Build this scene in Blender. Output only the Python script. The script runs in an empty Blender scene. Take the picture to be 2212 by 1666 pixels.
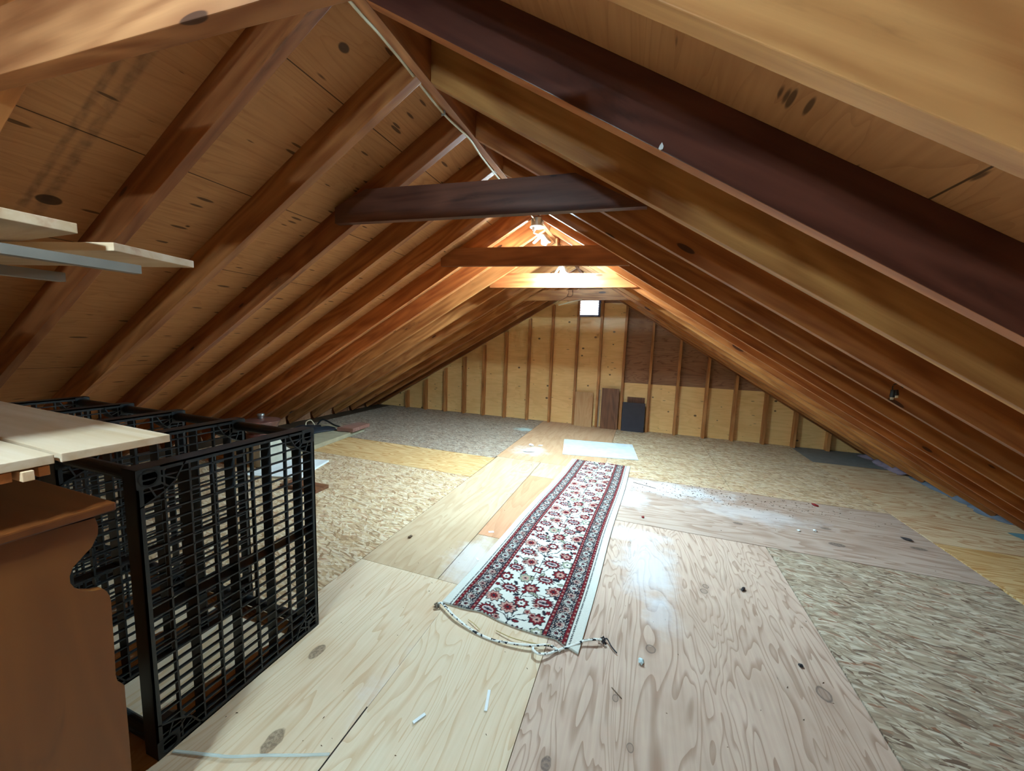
import bpy, bmesh, math, random
import numpy as np
from mathutils import Vector, Matrix, noise as mnoise
random.seed(7)
SC = bpy.context.scene
COL = SC.collection

# ------------------------------------------------------------------ camera
F_PX = 805.37
RIGHT = Vector((0.9440729, 0.3279201, 0.0345652))
DOWN = Vector((0.0695939, -0.0956920, -0.9929752))
FWD = Vector((-0.3223090, 0.9398465, -0.1131614))
CAM_Z = 1.34
cd = bpy.data.cameras.new('camera')
cd.sensor_width = 36.0
cd.lens = F_PX / 2212 * 36.0
cd.clip_start = 0.02
cd.clip_end = 100
cam = bpy.data.objects.new('camera', cd)
COL.objects.link(cam)
m = Matrix.Identity(4)
for i in range(3):
    m[i][0] = RIGHT[i]; m[i][1] = -DOWN[i]; m[i][2] = -FWD[i]
m[2][3] = CAM_Z
cam.matrix_world = m
SC.camera = cam

# ------------------------------------------------------------------ world, exposure, lamp strengths
w = bpy.data.worlds.new('sky'); SC.world = w
w.use_nodes = True
w.node_tree.nodes['Background'].inputs[0].default_value = (0.80, 0.90, 1.0, 1)
w.node_tree.nodes['Background'].inputs[1].default_value = 6.0
SC.view_settings.view_transform = 'Standard'
SC.view_settings.look = 'None'
SC.view_settings.gamma = 1
SC.view_settings.use_curve_mapping = False
SC.view_settings.exposure = 0.0
SC.cycles.use_denoising = True
SC.cycles.max_bounces = 5
SC.cycles.diffuse_bounces = 4
SC.cycles.caustics_reflective = False
SC.cycles.caustics_refractive = False
SC.cycles.glossy_bounces = 2
SC.cycles.use_adaptive_sampling = True
SC.cycles.adaptive_threshold = 0.12
SC.cycles.adaptive_min_samples = 12
SC.cycles.sample_clamp_indirect = 8
LED = (0.565, 0.86, 1.0)
LED_RIDGE, LED_FAR, LED_NEAR = 2200, 7600, 2400

# ------------------------------------------------------------------ helpers
def lin(r, g, b):
    f = lambda c: (c / 255 / 12.92) if c / 255 <= 0.04045 else ((c / 255 + 0.055) / 1.055) ** 2.4
    return (f(r), f(g), f(b), 1)

class NT:
    def __init__(s, name):
        s.m = bpy.data.materials.new(name); s.m.use_nodes = True
        s.t = s.m.node_tree; s.t.nodes.clear()
        s.out = s.n('ShaderNodeOutputMaterial')
        s.b = s.n('ShaderNodeBsdfPrincipled')
        s.l(s.b.outputs[0], s.out.inputs[0])
    def n(s, t, **k):
        x = s.t.nodes.new(t)
        for a, v in k.items(): setattr(x, a, v)
        return x
    def l(s, a, b): s.t.links.new(a, b)
    def put(s, sock, v):
        if isinstance(v, bpy.types.NodeSocket): s.l(v, sock)
        else: sock.default_value = v
    def math(s, op, a, b=0.0, clamp=False):
        x = s.n('ShaderNodeMath', operation=op); x.use_clamp = clamp
        s.put(x.inputs[0], a); s.put(x.inputs[1], b); return x.outputs[0]
    def vmath(s, op, a, b):
        x = s.n('ShaderNodeVectorMath', operation=op)
        s.put(x.inputs[0], a); s.put(x.inputs[1], b)
        return x.outputs['Value'] if op in ('DISTANCE', 'LENGTH', 'DOT_PRODUCT') else x.outputs[0]
    def mix(s, f, a, b, bt='MIX'):
        x = s.n('ShaderNodeMix', data_type='RGBA', blend_type=bt)
        s.put(x.inputs[0], f); s.put(x.inputs[6], a); s.put(x.inputs[7], b); return x.outputs[2]
    def ramp(s, f, pts):
        x = s.n('ShaderNodeValToRGB'); r = x.color_ramp
        r.elements[0].position, r.elements[0].color = pts[0][0], pts[0][1]
        r.elements[1].position, r.elements[1].color = pts[-1][0], pts[-1][1]
        for p, c in pts[1:-1]:
            e = r.elements.new(p); e.color = c
        s.put(x.inputs[0], f); return x.outputs[0]
    def rng(s, v, a, b, c, d):
        x = s.n('ShaderNodeMapRange', interpolation_type='SMOOTHSTEP')
        s.put(x.inputs[0], v)
        for i, q in enumerate((a, b, c, d)): s.put(x.inputs[i + 1], q)
        return x.outputs[0]
    def noise(s, vec, scale=1.0, detail=3, rough=0.5, dist=0.0):
        x = s.n('ShaderNodeTexNoise')
        s.l(vec, x.inputs['Vector'])
        x.inputs['Scale'].default_value = scale; x.inputs['Detail'].default_value = detail
        x.inputs['Roughness'].default_value = rough; x.inputs['Distortion'].default_value = dist
        return x
    def coord(s, scale=(1, 1, 1), rnd=True):
        tc = s.n('ShaderNodeTexCoord').outputs['Object']
        if rnd:
            oi = s.n('ShaderNodeObjectInfo').outputs['Random']
            cb = s.n('ShaderNodeCombineXYZ')
            s.l(s.math('MULTIPLY', oi, 37.0), cb.inputs[0]); s.l(s.math('MULTIPLY', oi, 91.0), cb.inputs[1]); s.l(s.math('MULTIPLY', oi, 53.0), cb.inputs[2])
            tc0 = s.vmath('ADD', tc, cb.outputs[0])
        else: tc0 = tc
        return s.vmath('MULTIPLY', tc0, scale), tc0, tc
    def bump(s, h, strength=0.2, dist=0.002):
        x = s.n('ShaderNodeBump'); x.inputs['Strength'].default_value = strength; x.inputs['Distance'].default_value = dist
        s.l(h, x.inputs['Height']); s.l(x.outputs[0], s.b.inputs['Normal'])
    def done(s, col, rough=0.6, spec=0.3):
        s.put(s.b.inputs['Base Color'], col); s.put(s.b.inputs['Roughness'], rough)
        s.b.inputs['Specular IOR Level'].default_value = spec
        return s.m

def plain(name, c, rough=0.6, spec=0.3, metal=0.0, emit=None, es=0):
    t = NT(name); t.b.inputs['Metallic'].default_value = metal
    if emit:
        t.b.inputs['Emission Color'].default_value = (*emit, 1); t.b.inputs['Emission Strength'].default_value = es
    _, p, _ = t.coord()
    nz = t.noise(p, 14, 3).outputs[0]
    col = t.mix(t.rng(nz, 0.3, 0.7, 0, 1), tuple(x * 0.86 for x in c[:3]) + (1,), c)
    return t.done(col, rough, spec)

def W(c, k=(0.90, 0.95, 1.22)):
    return (c[0] * k[0], c[1] * k[1], min(c[2] * k[2], c[1] * 0.95), 1)
WOOD = (1.02, 0.98, 1.35)

def lumber(name, light, dark, knot, knots=0.55, sheen=0.45, spec=0.35, tint=True, stretch=(1.3, 26, 26), cont=1.0, wb=(1.02, 0.98, 1.35)):
    """solid board, grain along local x"""
    light, dark, knot = W(light, wb), W(dark, wb), W(knot, wb)
    t = NT(name)
    g, p, _ = t.coord(stretch)
    n1 = t.noise(g, 1.0, 4, 0.55, 0.6).outputs[0]
    n2 = t.noise(t.vmath('MULTIPLY', p, (0.7, 5, 5)), 1.0, 2).outputs[0]
    lines = t.math('FRACT', t.math('MULTIPLY', n2, 9.0))
    lines = t.rng(t.math('ABSOLUTE', t.math('SUBTRACT', lines, 0.5)), 0.0, 0.5, 0, 1)
    f = t.math('ADD', t.math('MULTIPLY', n1, 0.75), t.math('MULTIPLY', lines, 0.22 * cont))
    col = t.ramp(f, [(0.25, dark), (0.72, light)])
    sm = t.noise(t.vmath('MULTIPLY', p, (1.6, 9, 9)), 1.0, 5, 0.65, 0.4).outputs[0]
    col = t.mix(t.rng(sm, 0.60, 0.74, 0, 0.55), col, knot)
    big = t.noise(t.vmath('MULTIPLY', p, (0.8, 3, 3)), 1.0, 2).outputs[0]
    col = t.mix(t.rng(big, 0.45, 0.75, 0, 0.45), col, dark)
    v = t.n('ShaderNodeTexVoronoi'); t.l(t.vmath('MULTIPLY', p, (3.2, 12.0, 12.0)), v.inputs['Vector']); v.inputs['Scale'].default_value = 1
    sp = t.n('ShaderNodeSeparateColor'); t.l(v.outputs['Color'], sp.inputs[0])
    rad = t.math('MULTIPLY', t.math('SUBTRACT', sp.outputs[0], 1 - knots * 0.6, True), 0.42)
    mask = t.rng(t.math('SUBTRACT', v.outputs['Distance'], rad), -0.02, 0.012, 1, 0)
    mask = t.math('MULTIPLY', mask, t.rng(rad, 0.01, 0.05, 0, 1))
    ringf = t.rng(t.math('SUBTRACT', v.outputs['Distance'], rad), 0.0, 0.22, 0.5, 0)
    ringf = t.math('MULTIPLY', ringf, t.rng(rad, 0.01, 0.05, 0, 1))
    col = t.mix(ringf, col, dark)
    col = t.mix(t.math('MULTIPLY', mask, 0.85), col, knot)
    if tint:
        col = t.mix(1.0, col, t.n('ShaderNodeObjectInfo').outputs['Color'], 'MULTIPLY')
    t.bump(n1, 0.25, 0.0015)
    return t.done(col, sheen, spec)

def plywood(name, light, dark, knotcol, grain='x', knots=0.3, seams=None, freq=7.0, linew=0.55, dashes=0.35, knot_list=(), dust=(), rough=0.75, spec=0.2, dustcol=None, ksize=1.0, wb=(0.90, 0.95, 1.22), streaks=(), thin=False, kscale=1.0):
    """rotary cut sheet: cathedral grain, football knots; seams = list of (axis, pos)"""
    light, dark, knotcol = W(light, wb), W(dark, wb), W(knotcol, wb)
    t = NT(name)
    _, p, q = t.coord()
    sg = (0.55, 3.4, 1) if grain == 'x' else (3.4, 0.55, 1)
    fg = (4, 70, 1) if grain == 'x' else (70, 4, 1)
    warp = t.noise(t.vmath('MULTIPLY', p, sg), 1.15, 3, 0.5, 0.5).outputs[0]
    lines = t.math('FRACT', t.math('MULTIPLY', warp, freq * 2.2))
    lines = t.rng(lines, 0.0, 0.40 if thin else 0.7, 1, 0)
    fine = t.noise(t.vmath('MULTIPLY', p, fg), 1.0, 3).outputs[0]
    f = t.math('ADD', t.math('MULTIPLY', lines, linew), t.math('MULTIPLY', fine, 0.6))
    col = t.ramp(f, [(0.2, light), (0.95, dark)])
    blot = t.noise(p, 1.6, 4, 0.6).outputs[0]
    col = t.mix(t.rng(blot, 0.42, 0.72, 0, 0.4), col, dark)
    # sparse dark dashes
    sd = (9, 42, 1) if grain == 'x' else (42, 9, 1)
    v2 = t.n('ShaderNodeTexVoronoi'); t.l(t.vmath('MULTIPLY', p, sd), v2.inputs['Vector'])
    v2.inputs['Scale'].default_value = 0.8
    s2 = t.n('ShaderNodeSeparateColor'); t.l(v2.outputs['Color'], s2.inputs[0])
    r2 = t.math('MULTIPLY', t.math('SUBTRACT', s2.outputs[1], 1 - dashes * 0.5, True), 0.62)
    dm = t.math('MULTIPLY', t.rng(t.math('SUBTRACT', v2.outputs['Distance'], r2), -0.08, 0.02, 1, 0), t.rng(r2, 0.0, 0.04, 0, 1))
    col = t.mix(t.math('MULTIPLY', dm, 0.75), col, knotcol)
    # knots
    sk = (4.0 * kscale, 5.2 * kscale, 1) if grain == 'x' else (5.2 * kscale, 4.0 * kscale, 1)
    v = t.n('ShaderNodeTexVoronoi'); t.l(t.vmath('MULTIPLY', p, sk), v.inputs['Vector']); v.inputs['Scale'].default_value = 1.0
    sp = t.n('ShaderNodeSeparateColor'); t.l(v.outputs['Color'], sp.inputs[0])
    rad = t.math('MULTIPLY', t.math('SUBTRACT', sp.outputs[0], 1 - knots, True), 0.32 * ksize)
    mk = t.math('MULTIPLY', t.rng(t.math('SUBTRACT', v.outputs['Distance'], rad), -0.015, 0.012, 1, 0), t.rng(rad, 0.0, 0.02, 0, 1))
    col = t.mix(t.math('MULTIPLY', mk, 0.85), col, knotcol)
    for (kx, ky, ra, asp, ring) in knot_list:
        d = t.vmath('SUBTRACT', q, (kx, ky, 0))
        d = t.vmath('MULTIPLY', d, (1 / (ra * asp), 1 / ra, 0) if grain == 'x' else (1 / ra, 1 / (ra * asp), 0))
        wob = t.math('MULTIPLY', t.math('SUBTRACT', t.noise(q, 28, 2).outputs[0], 0.5), 0.5)
        dl = t.math('ADD', t.vmath('LENGTH', d, (0, 0, 0)), wob)
        inner = t.rng(dl, 0.85, 1.05, 1, 0)
        if ring:
            inner = t.math('MULTIPLY', inner, t.rng(dl, 0.6, 0.9, 0.35, 1))
        else:
            inner = t.math('MULTIPLY', inner, t.math('MAXIMUM', t.rng(t.noise(q, 90, 3).outputs[0], 0.4, 0.6, 0.65, 1), t.rng(dl, 0.7, 0.95, 0, 1)))
        col = t.mix(t.math('MULTIPLY', inner, 0.95), col, knotcol)
        halo = t.rng(dl, 1.0, 2.6, 0.35, 0)
        col = t.mix(halo, col, dark)
    for (dx, dy, rx, ry, amt) in dust:
        d = t.vmath('MULTIPLY', t.vmath('SUBTRACT', q, (dx, dy, 0)), (1 / rx, 1 / ry, 0))
        dl = t.math('ADD', t.vmath('LENGTH', d, (0, 0, 0)), t.math('MULTIPLY', t.math('SUBTRACT', t.noise(q, 7, 4, 0.65).outputs[0], 0.5), 1.6))
        col = t.mix(t.math('MULTIPLY', t.rng(dl, 0.2, 1.0, 1, 0), amt), col, dustcol or lin(214, 216, 222))
    for (u0, u1, yc, wd) in streaks:
        sq = t.n('ShaderNodeSeparateXYZ'); t.l(q, sq.inputs[0])
        a = t.rng(t.math('ABSOLUTE', t.math('SUBTRACT', sq.outputs[1], yc)), wd * 0.3, wd, 1, 0)
        b_ = t.math('MULTIPLY', t.rng(sq.outputs[0], u0, u0 + .12, 0, 1), t.rng(sq.outputs[0], u1 - .2, u1, 1, 0))
        nn = t.rng(t.noise(t.vmath('MULTIPLY', q, (22, 40, 1)), 1, 4).outputs[0], 0.30, 0.75, 0.25, 1)
        col = t.mix(t.math('MULTIPLY', t.math('MULTIPLY', a, b_), t.math('MULTIPLY', nn, 0.5)), col, lin(52, 40, 40))
    if seams:
        sx = t.n('ShaderNodeSeparateXYZ'); t.l(q, sx.inputs[0])
        for ax, pos in seams:
            d = t.math('ABSOLUTE', t.math('SUBTRACT', sx.outputs[ax], pos))
            col = t.mix(t.rng(d, 0.0012, 0.0035, 0.85, 0), col, lin(38, 20, 10))
    t.bump(f, 0.12, 0.001)
    return t.done(col, rough, spec)

def osb(name, cols, rough=0.62, dust=()):
    cols = [(a, W(c)) for a, c in cols]
    t = NT(name)
    _, p, q = t.coord()
    def layer(off, sc, ang):
        a = t.n('ShaderNodeMapping'); t.l(t.vmath('ADD', p, (off, off * 1.7, 0)), a.inputs[0])
        a.inputs['Rotation'].default_value = (0, 0, ang)
        wv = t.noise(a.outputs[0], 2.5, 2)
        vv = t.vmath('ADD', a.outputs[0], t.vmath('MULTIPLY', wv.outputs['Color'], (0.10, 0.10, 0)))
        v = t.n('ShaderNodeTexVoronoi'); t.l(t.vmath('MULTIPLY', vv, sc), v.inputs['Vector']); v.inputs['Scale'].default_value = 1
        v.inputs['Randomness'].default_value = 1
        s = t.n('ShaderNodeSeparateColor'); t.l(v.outputs['Color'], s.inputs[0])
        return s.outputs[0], s.outputs[1], v.outputs['Distance']
    a0, a1, ad = layer(0.0, (15, 96, 1), 0.26)
    b0, b1, bd = layer(3.1, (13, 74, 1), -0.22)
    c0, c1, cdist = layer(7.7, (24, 80, 1), 0.9)
    ca = t.ramp(a0, cols); cb = t.ramp(b0, cols); cc = t.ramp(c0, cols)
    col = t.mix(t.math('GREATER_THAN', a1, 0.52), cb, ca)
    col = t.mix(t.math('GREATER_THAN', c1, 0.80), col, cc)
    fine = t.noise(t.vmath('MULTIPLY', p, (12, 120, 1)), 1, 2).outputs[0]
    col = t.mix(t.rng(fine, 0.35, 0.7, 0, 0.25), col, cols[0][1])
    col = t.mix(t.rng(t.math('MAXIMUM', ad, t.math('MULTIPLY', bd, 0.9)), 0.5, 0.9, 0, 0.35), col, tuple(x * 0.45 for x in cols[0][1][:3]) + (1,))
    for (dx, dy, rx, ry, amt) in dust:
        d = t.vmath('MULTIPLY', t.vmath('SUBTRACT', q, (dx, dy, 0)), (1 / rx, 1 / ry, 0))
        dl = t.math('ADD', t.vmath('LENGTH', d, (0, 0, 0)), t.math('MULTIPLY', t.math('SUBTRACT', t.noise(q, 9, 4, 0.65).outputs[0], 0.5), 1.6))
        col = t.mix(t.math('MULTIPLY', t.rng(dl, 0.2, 1.0, 1, 0), amt), col, lin(180, 208, 208))
    t.bump(t.math('ADD', a0, ad), 0.15, 0.001)
    return t.done(col, rough, 0.25)

# mesh builder
class MB:
    def __init__(s): s.v = []; s.f = []
    def add(s, vs, fs):
        o = len(s.v); s.v += [tuple(v) for v in vs]; s.f += [tuple(i + o for i in f) for f in fs]; return s
    def box(s, x0, x1, y0, y1, z0, z1):
        vs = [(x, y, z) for z in (z0, z1) for y in (y0, y1) for x in (x0, x1)]
        return s.add(vs, [(0, 2, 3, 1), (4, 5, 7, 6), (0, 1, 5, 4), (2, 6, 7, 3), (0, 4, 6, 2), (1, 3, 7, 5)])
    def prism(s, pts, a0, a1, axis):
        """pts polygon (2D) extruded along axis ('x','y','z')"""
        n = len(pts)
        def mk(p, a): return {'x': (a, p[0], p[1]), 'y': (p[0], a, p[1]), 'z': (p[0], p[1], a)}[axis]
        vs = [mk(p, a0) for p in pts] + [mk(p, a1) for p in pts]
        fs = [tuple(range(n - 1, -1, -1)), tuple(range(n, 2 * n))] + [(i, (i + 1) % n, n + (i + 1) % n, n + i) for i in range(n)]
        return s.add(vs, fs)
    def cyl(s, p0, p1, r0, r1=None, n=16, caps=True):
        r1 = r0 if r1 is None else r1
        p0, p1 = Vector(p0), Vector(p1); d = (p1 - p0).normalized()
        a = d.orthogonal().normalized(); b = d.cross(a)
        vs = []
        for p, r in ((p0, r0), (p1, r1)):
            for i in range(n):
                t = 2 * math.pi * i / n; vs.append(p + a * (r * math.cos(t)) + b * (r * math.sin(t)))
        fs = [(i, (i + 1) % n, n + (i + 1) % n, n + i) for i in range(n)]
        if caps: fs += [tuple(range(n - 1, -1, -1)), tuple(range(n, 2 * n))]
        return s.add(vs, fs)
    def ring(s, p0, p1, ro, ri, n=20):
        p0, p1 = Vector(p0), Vector(p1); d = (p1 - p0).normalized(); a = d.orthogonal().normalized(); b = d.cross(a)
        vs = []
        for p, r in ((p0, ro), (p1, ro), (p1, ri), (p0, ri)):
            for i in range(n):
                t = 2 * math.pi * i / n; vs.append(p + a * (r * math.cos(t)) + b * (r * math.sin(t)))
        fs = []
        for k in range(4):
            k2 = (k + 1) % 4
            fs += [(k * n + i, k * n + (i + 1) % n, k2 * n + (i + 1) % n, k2 * n + i) for i in range(n)]
        return s.add(vs, fs)
    def lathe(s, prof, c=(0, 0, 0), n=32):
        vs = []; k = len(prof)
        for r, z in prof:
            for i in range(n):
                t = 2 * math.pi * i / n; vs.append((c[0] + r * math.cos(t), c[1] + r * math.sin(t), c[2] + z))
        fs = [(j * n + i, j * n + (i + 1) % n, (j + 1) * n + (i + 1) % n, (j + 1) * n + i) for j in range(k - 1) for i in range(n)]
        return s.add(vs, fs)
    def tube(s, pts, r, n=8, flat=1.0):
        pts = [Vector(p) for p in pts]; vs = []; fs = []
        for i, p in enumerate(pts):
            d = (pts[min(i + 1, len(pts) - 1)] - pts[max(i - 1, 0)]).normalized()
            up = Vector((0, 0, 1)) if abs(d.z) < 0.95 else Vector((1, 0, 0))
            a = d.cross(up).normalized(); b = a.cross(d)
            rr = r[i] if isinstance(r, (list, tuple)) else r
            for k in range(n):
                t = 2 * math.pi * k / n; vs.append(p + a * (rr * math.cos(t)) + b * (rr * flat * math.sin(t)))
        for i in range(len(pts) - 1):
            fs += [(i * n + k, i * n + (k + 1) % n, (i + 1) * n + (k + 1) % n, (i + 1) * n + k) for k in range(n)]
        fs += [tuple(range(n - 1, -1, -1)), tuple((len(pts) - 1) * n + k for k in range(n))]
        return s.add(vs, fs)
    def build(s, name, mat, parent=None, smooth=False, bevel=0, origin=None):
        me = bpy.data.meshes.new(name)
        o = Vector(origin) if origin else Vector((0, 0, 0))
        me.from_pydata([tuple(Vector(v) - o) for v in s.v], [], s.f); me.update()
        bm = bmesh.new(); bm.from_mesh(me); bmesh.ops.recalc_face_normals(bm, faces=bm.faces)
        if bevel: bmesh.ops.bevel(bm, geom=bm.edges[:], offset=bevel, segments=2, affect='EDGES', profile=0.6)
        bm.to_mesh(me); bm.free()
        if smooth: me.polygons.foreach_set('use_smooth', [True] * len(me.polygons))
        ob = bpy.data.objects.new(name, me); COL.objects.link(ob); ob.location = o
        if mat: me.materials.append(mat)
        if parent: ob.parent = parent; ob.location = o - parent.location if parent.rotation_euler[:] == (0, 0, 0) else o
        return ob

def catmull(pts, k=8):
    P = [Vector(p) for p in pts]; out = []
    for i in range(len(P) - 1):
        a, b, c, d = P[max(i - 1, 0)], P[i], P[i + 1], P[min(i + 2, len(P) - 1)]
        for j in range(k):
            t = j / k
            out.append(0.5 * ((2 * b) + (c - a) * t + (2 * a - 5 * b + 4 * c - d) * t * t + (3 * b - a - 3 * c + d) * t ** 3))
    out.append(P[-1]); return out

def tag(o, label, cat, group=None, kind=None):
    o['label'] = label; o['category'] = cat
    if group: o['group'] = group
    if kind: o['kind'] = kind
    return o
def struct(o, label=None):
    o['kind'] = 'structure'
    if label: o['label'] = label
    return o
def empty(name, loc):
    o = bpy.data.objects.new(name, None); COL.objects.link(o); o.location = loc; o.empty_display_size = 0.05; return o
def board(name, mat, origin, xdir, size, tint=(1, 1, 1), roll_up=(0, 0, 1), bevel=0.0015):
    """box with local x along xdir starting at origin; size=(len, width(y), thick(z)); y to the left of x"""
    X = Vector(xdir).normalized(); U = Vector(roll_up); Y = U.cross(X).normalized(); Z = X.cross(Y)
    ob = MB().box(0, size[0], 0, size[1], 0, size[2]).build(name, mat, bevel=bevel)
    M = Matrix.Identity(4)
    for i in range(3): M[i][0] = X[i]; M[i][1] = Y[i]; M[i][2] = Z[i]; M[i][3] = origin[i]
    ob.matrix_world = M; ob.color = (*tint, 1)
    return ob
ORD = ['first', 'second', 'third', 'fourth', 'fifth', 'sixth', 'seventh', 'eighth', 'ninth', 'tenth', 'eleventh', 'twelfth', 'thirteenth', 'fourteenth', 'fifteenth', 'sixteenth', 'seventeenth', 'eighteenth']

# ------------------------------------------------------------------ materials
M_rafter = lumber('aged pine framing', lin(200, 140, 76), lin(144, 86, 40), lin(52, 24, 12), 0.72, wb=(1.0, 1.06, 1.5))
M_dark = lumber('dark stained framing', lin(104, 66, 54), lin(66, 36, 30), lin(30, 16, 14), 0.45, 0.36, 0.45, wb=(1, 1, 1))
M_stud = lumber('pine studs', lin(206, 152, 84), lin(160, 102, 46), lin(80, 42, 20), 0.4)
M_fresh = lumber('fresh pine board', lin(200, 178, 134), lin(178, 148, 98), lin(150, 96, 56), 0.12, 0.55, 0.2, cont=0.5)
SH = dict(freq=9, linew=0.22, dashes=1.0, rough=0.6, ksize=1.0, wb=(1.04, 0.96, 0.98), thin=True)
SEAM = [(0, 0.35), (0, 1.57), (0, 2.79), (0, 4.01)]
M_sheath = plywood('roof sheathing', lin(200, 150, 100), lin(160, 108, 64), lin(46, 28, 18), 'y', 0.3, seams=SEAM, **SH)
M_sheath_l = plywood('stained roof sheathing', lin(200, 150, 100), lin(160, 108, 64), lin(46, 28, 18), 'y', 0.46, seams=SEAM + [(0, 0.99)], streaks=[(0.5, 1.55, 0.80 + 2.6, 0.022), (0.5, 1.55, 0.758 + 2.6, 0.016)], **SH)
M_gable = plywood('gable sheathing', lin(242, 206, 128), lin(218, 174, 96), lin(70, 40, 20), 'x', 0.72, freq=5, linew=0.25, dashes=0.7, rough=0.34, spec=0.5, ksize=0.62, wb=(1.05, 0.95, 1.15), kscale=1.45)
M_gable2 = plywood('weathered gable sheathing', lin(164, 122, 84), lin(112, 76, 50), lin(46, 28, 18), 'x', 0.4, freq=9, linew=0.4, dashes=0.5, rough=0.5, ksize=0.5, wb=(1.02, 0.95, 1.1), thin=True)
PL = lin(214, 190, 150)
M_ply_a = plywood('pale floor plywood', PL, lin(196, 158, 106), lin(104, 90, 78), 'y', 0.05, freq=6, linew=0.5, dashes=0.2)
M_steel = plain('galvanised steel', lin(168, 172, 172), 0.35, 0.5, 0.9)
M_white = plain('white enamel', lin(222, 224, 222), 0.4, 0.4)
M_cable = plain('white cable sheath', lin(206, 190, 160), 0.5, 0.3)
M_black = plain('black resin', lin(25, 28, 31), 0.42, 0.5)
M_dresser = lumber('amber stained pine', lin(116, 70, 32), lin(92, 52, 22), lin(66, 34, 15), 0.05, 0.4, 0.4, tint=True, stretch=(0.9, 9, 9), cont=0.5, wb=(1.06, 0.94, 0.72))
M_paper = plain('white paper', lin(226, 230, 232), 0.7, 0.2)
M_copper = plain('copper', lin(132, 94, 86), 0.3, 0.5, 0.7)

# ------------------------------------------------------------------ room shell
XR, ZR = -0.881, 2.365           # ridge line
KL, KR = 0.575, 0.62             # slopes of the rafter undersides
AL, AR = math.atan(KL), math.atan(KR)
D = 0.14
zl = lambda X: 2.87 + KL * X
zr = lambda X: 1.82 - KR * X
Y0, Y1 = -2.6, 6.29

def rafter(side, y, tint, mat, t1):
    a = AL if side == 'L' else AR
    x0 = -0.90 if side == 'L' else -0.862
    z0 = zl(x0) if side == 'L' else zr(x0)
    k = math.tan(a)
    b = MB()
    prof = [(0, 0), (t1, 0), (t1 - D * 0 , D * 0.62), (t1 - D * 0.5, D), (-D * k, D)]
    b.prism(prof, 0, 0.038, 'y')
    ob = b.build('rafter', mat, bevel=0.002)
    sx = -1 if side == 'L' else 1
    X = Vector((sx * math.cos(a), 0, -math.sin(a))); Y = Vector((0, 1, 0)); Z = Vector((sx * math.sin(a) * 1.0, 0, math.cos(a)))
    if side == 'L': Z = Vector((-math.sin(a), 0, math.cos(a)))
    else: Z = Vector((math.sin(a), 0, math.cos(a)))
    M = Matrix.Identity(4)
    for i in range(3): M[i][0] = X[i]; M[i][1] = Y[i]; M[i][2] = Z[i]
    M[0][3] = x0; M[1][3] = y; M[2][3] = z0
    ob.matrix_world = M; ob.color = (*tint, 1)
    return ob

def ceiling(side):
    a = AL if side == 'L' else AR
    x0 = -0.881
    z0 = (zl(x0) if side == 'L' else zr(x0))
    sx = -1 if side == 'L' else 1
    L = 5.0 if side == 'L' else 4.75
    b = MB().box(-0.1, L, Y0, Y1, D, D + 0.018)
    ob = b.build('ceiling_left' if side == 'L' else 'ceiling_right', M_sheath_l if side == 'L' else M_sheath, origin=(0, Y0, 0))
    X = Vector((sx * math.cos(a), 0, -math.sin(a))); Z = Vector((sx * math.sin(a), 0, math.cos(a)))
    M = Matrix.Identity(4)
    for i in range(3): M[i][0] = X[i]; M[i][1] = (0, 1, 0)[i]; M[i][2] = Z[i]
    M[0][3] = x0; M[1][3] = Y0; M[2][3] = z0
    ob.matrix_world = M
    struct(ob)
ceiling('L'); ceiling('R')
for nm, x0, x1 in (('wall_left', -5.12, -5.08), ('wall_right', 3.12, 3.16)):
    struct(MB().box(x0, x1, Y0, Y1, -0.1, 0.35).build(nm, M_gable2))

# floor ------------------------------------------------------------
floor = struct(MB().box(-5.1, 3.14, Y0, Y1 + 0.04, -0.06, -0.014).build('floor', plain('dark joist space', lin(70, 54, 40))))
C_OSB = [(0.0, lin(150, 112, 72)), (0.25, lin(196, 160, 108)), (0.55, lin(216, 186, 136)), (0.8, lin(228, 206, 160)), (1.0, lin(176, 126, 82))]
C_OSBG = [(0.0, lin(116, 96, 76)), (0.3, lin(166, 142, 110)), (0.6, lin(186, 162, 126)), (0.85, lin(202, 184, 150)), (1.0, lin(146, 106, 74))]
C_OSBR = [(0.0, lin(112, 86, 62)), (0.2, lin(164, 140, 106)), (0.55, lin(184, 162, 124)), (0.88, lin(212, 194, 156)), (1.0, lin(146, 94, 60))]
def panel(boxes, mat, name='floor_panel', label=None, gap=0.0021, z=0.0):
    b = MB(); ox, oy = boxes[0][0], boxes[0][2]
    for (x0, x1, y0, y1) in boxes:
        b.box(x0 + gap, x1 - gap, y0 + gap, y1 - gap, z - 0.014, z)
    ob = b.build(name, mat, floor, origin=(ox, oy, 0))
    if label: ob['label'] = label
    return ob
osb_l = osb('orange strand board', C_OSB)
osb_g = osb('greyed strand board', C_OSBG, dust=[(3.1, 1.55, 0.22, 0.16, 0.8)])
osb_r = osb('near strand board', C_OSBR)
osb_f = osb('far strand board', C_OSB)
panel([(-4.74, -1.527, 1.15, 3.28)], osb_l, label='orange flaked strand board')
panel([(-4.74, -1.527, -0.1, 1.15)], M_ply_a)
panel([(-4.74, -1.527, Y0, -0.1)], M_ply_a)
M_strip = plywood('yellow grain plywood', lin(216, 178, 116), lin(184, 134, 70), lin(130, 90, 60), 'x', 0.0, freq=11, linew=0.7, dashes=0.05)
panel([(-4.0, -1.53, 3.28, 3.95)], M_strip, label='yellow plywood strip with wavy grain')
panel([(-4.74, -4.0, 3.28, 3.95)], osb_g)
panel([(-4.74, -1.545, 3.95, 6.29)], osb_g, label='greyed flaked strand board')
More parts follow.
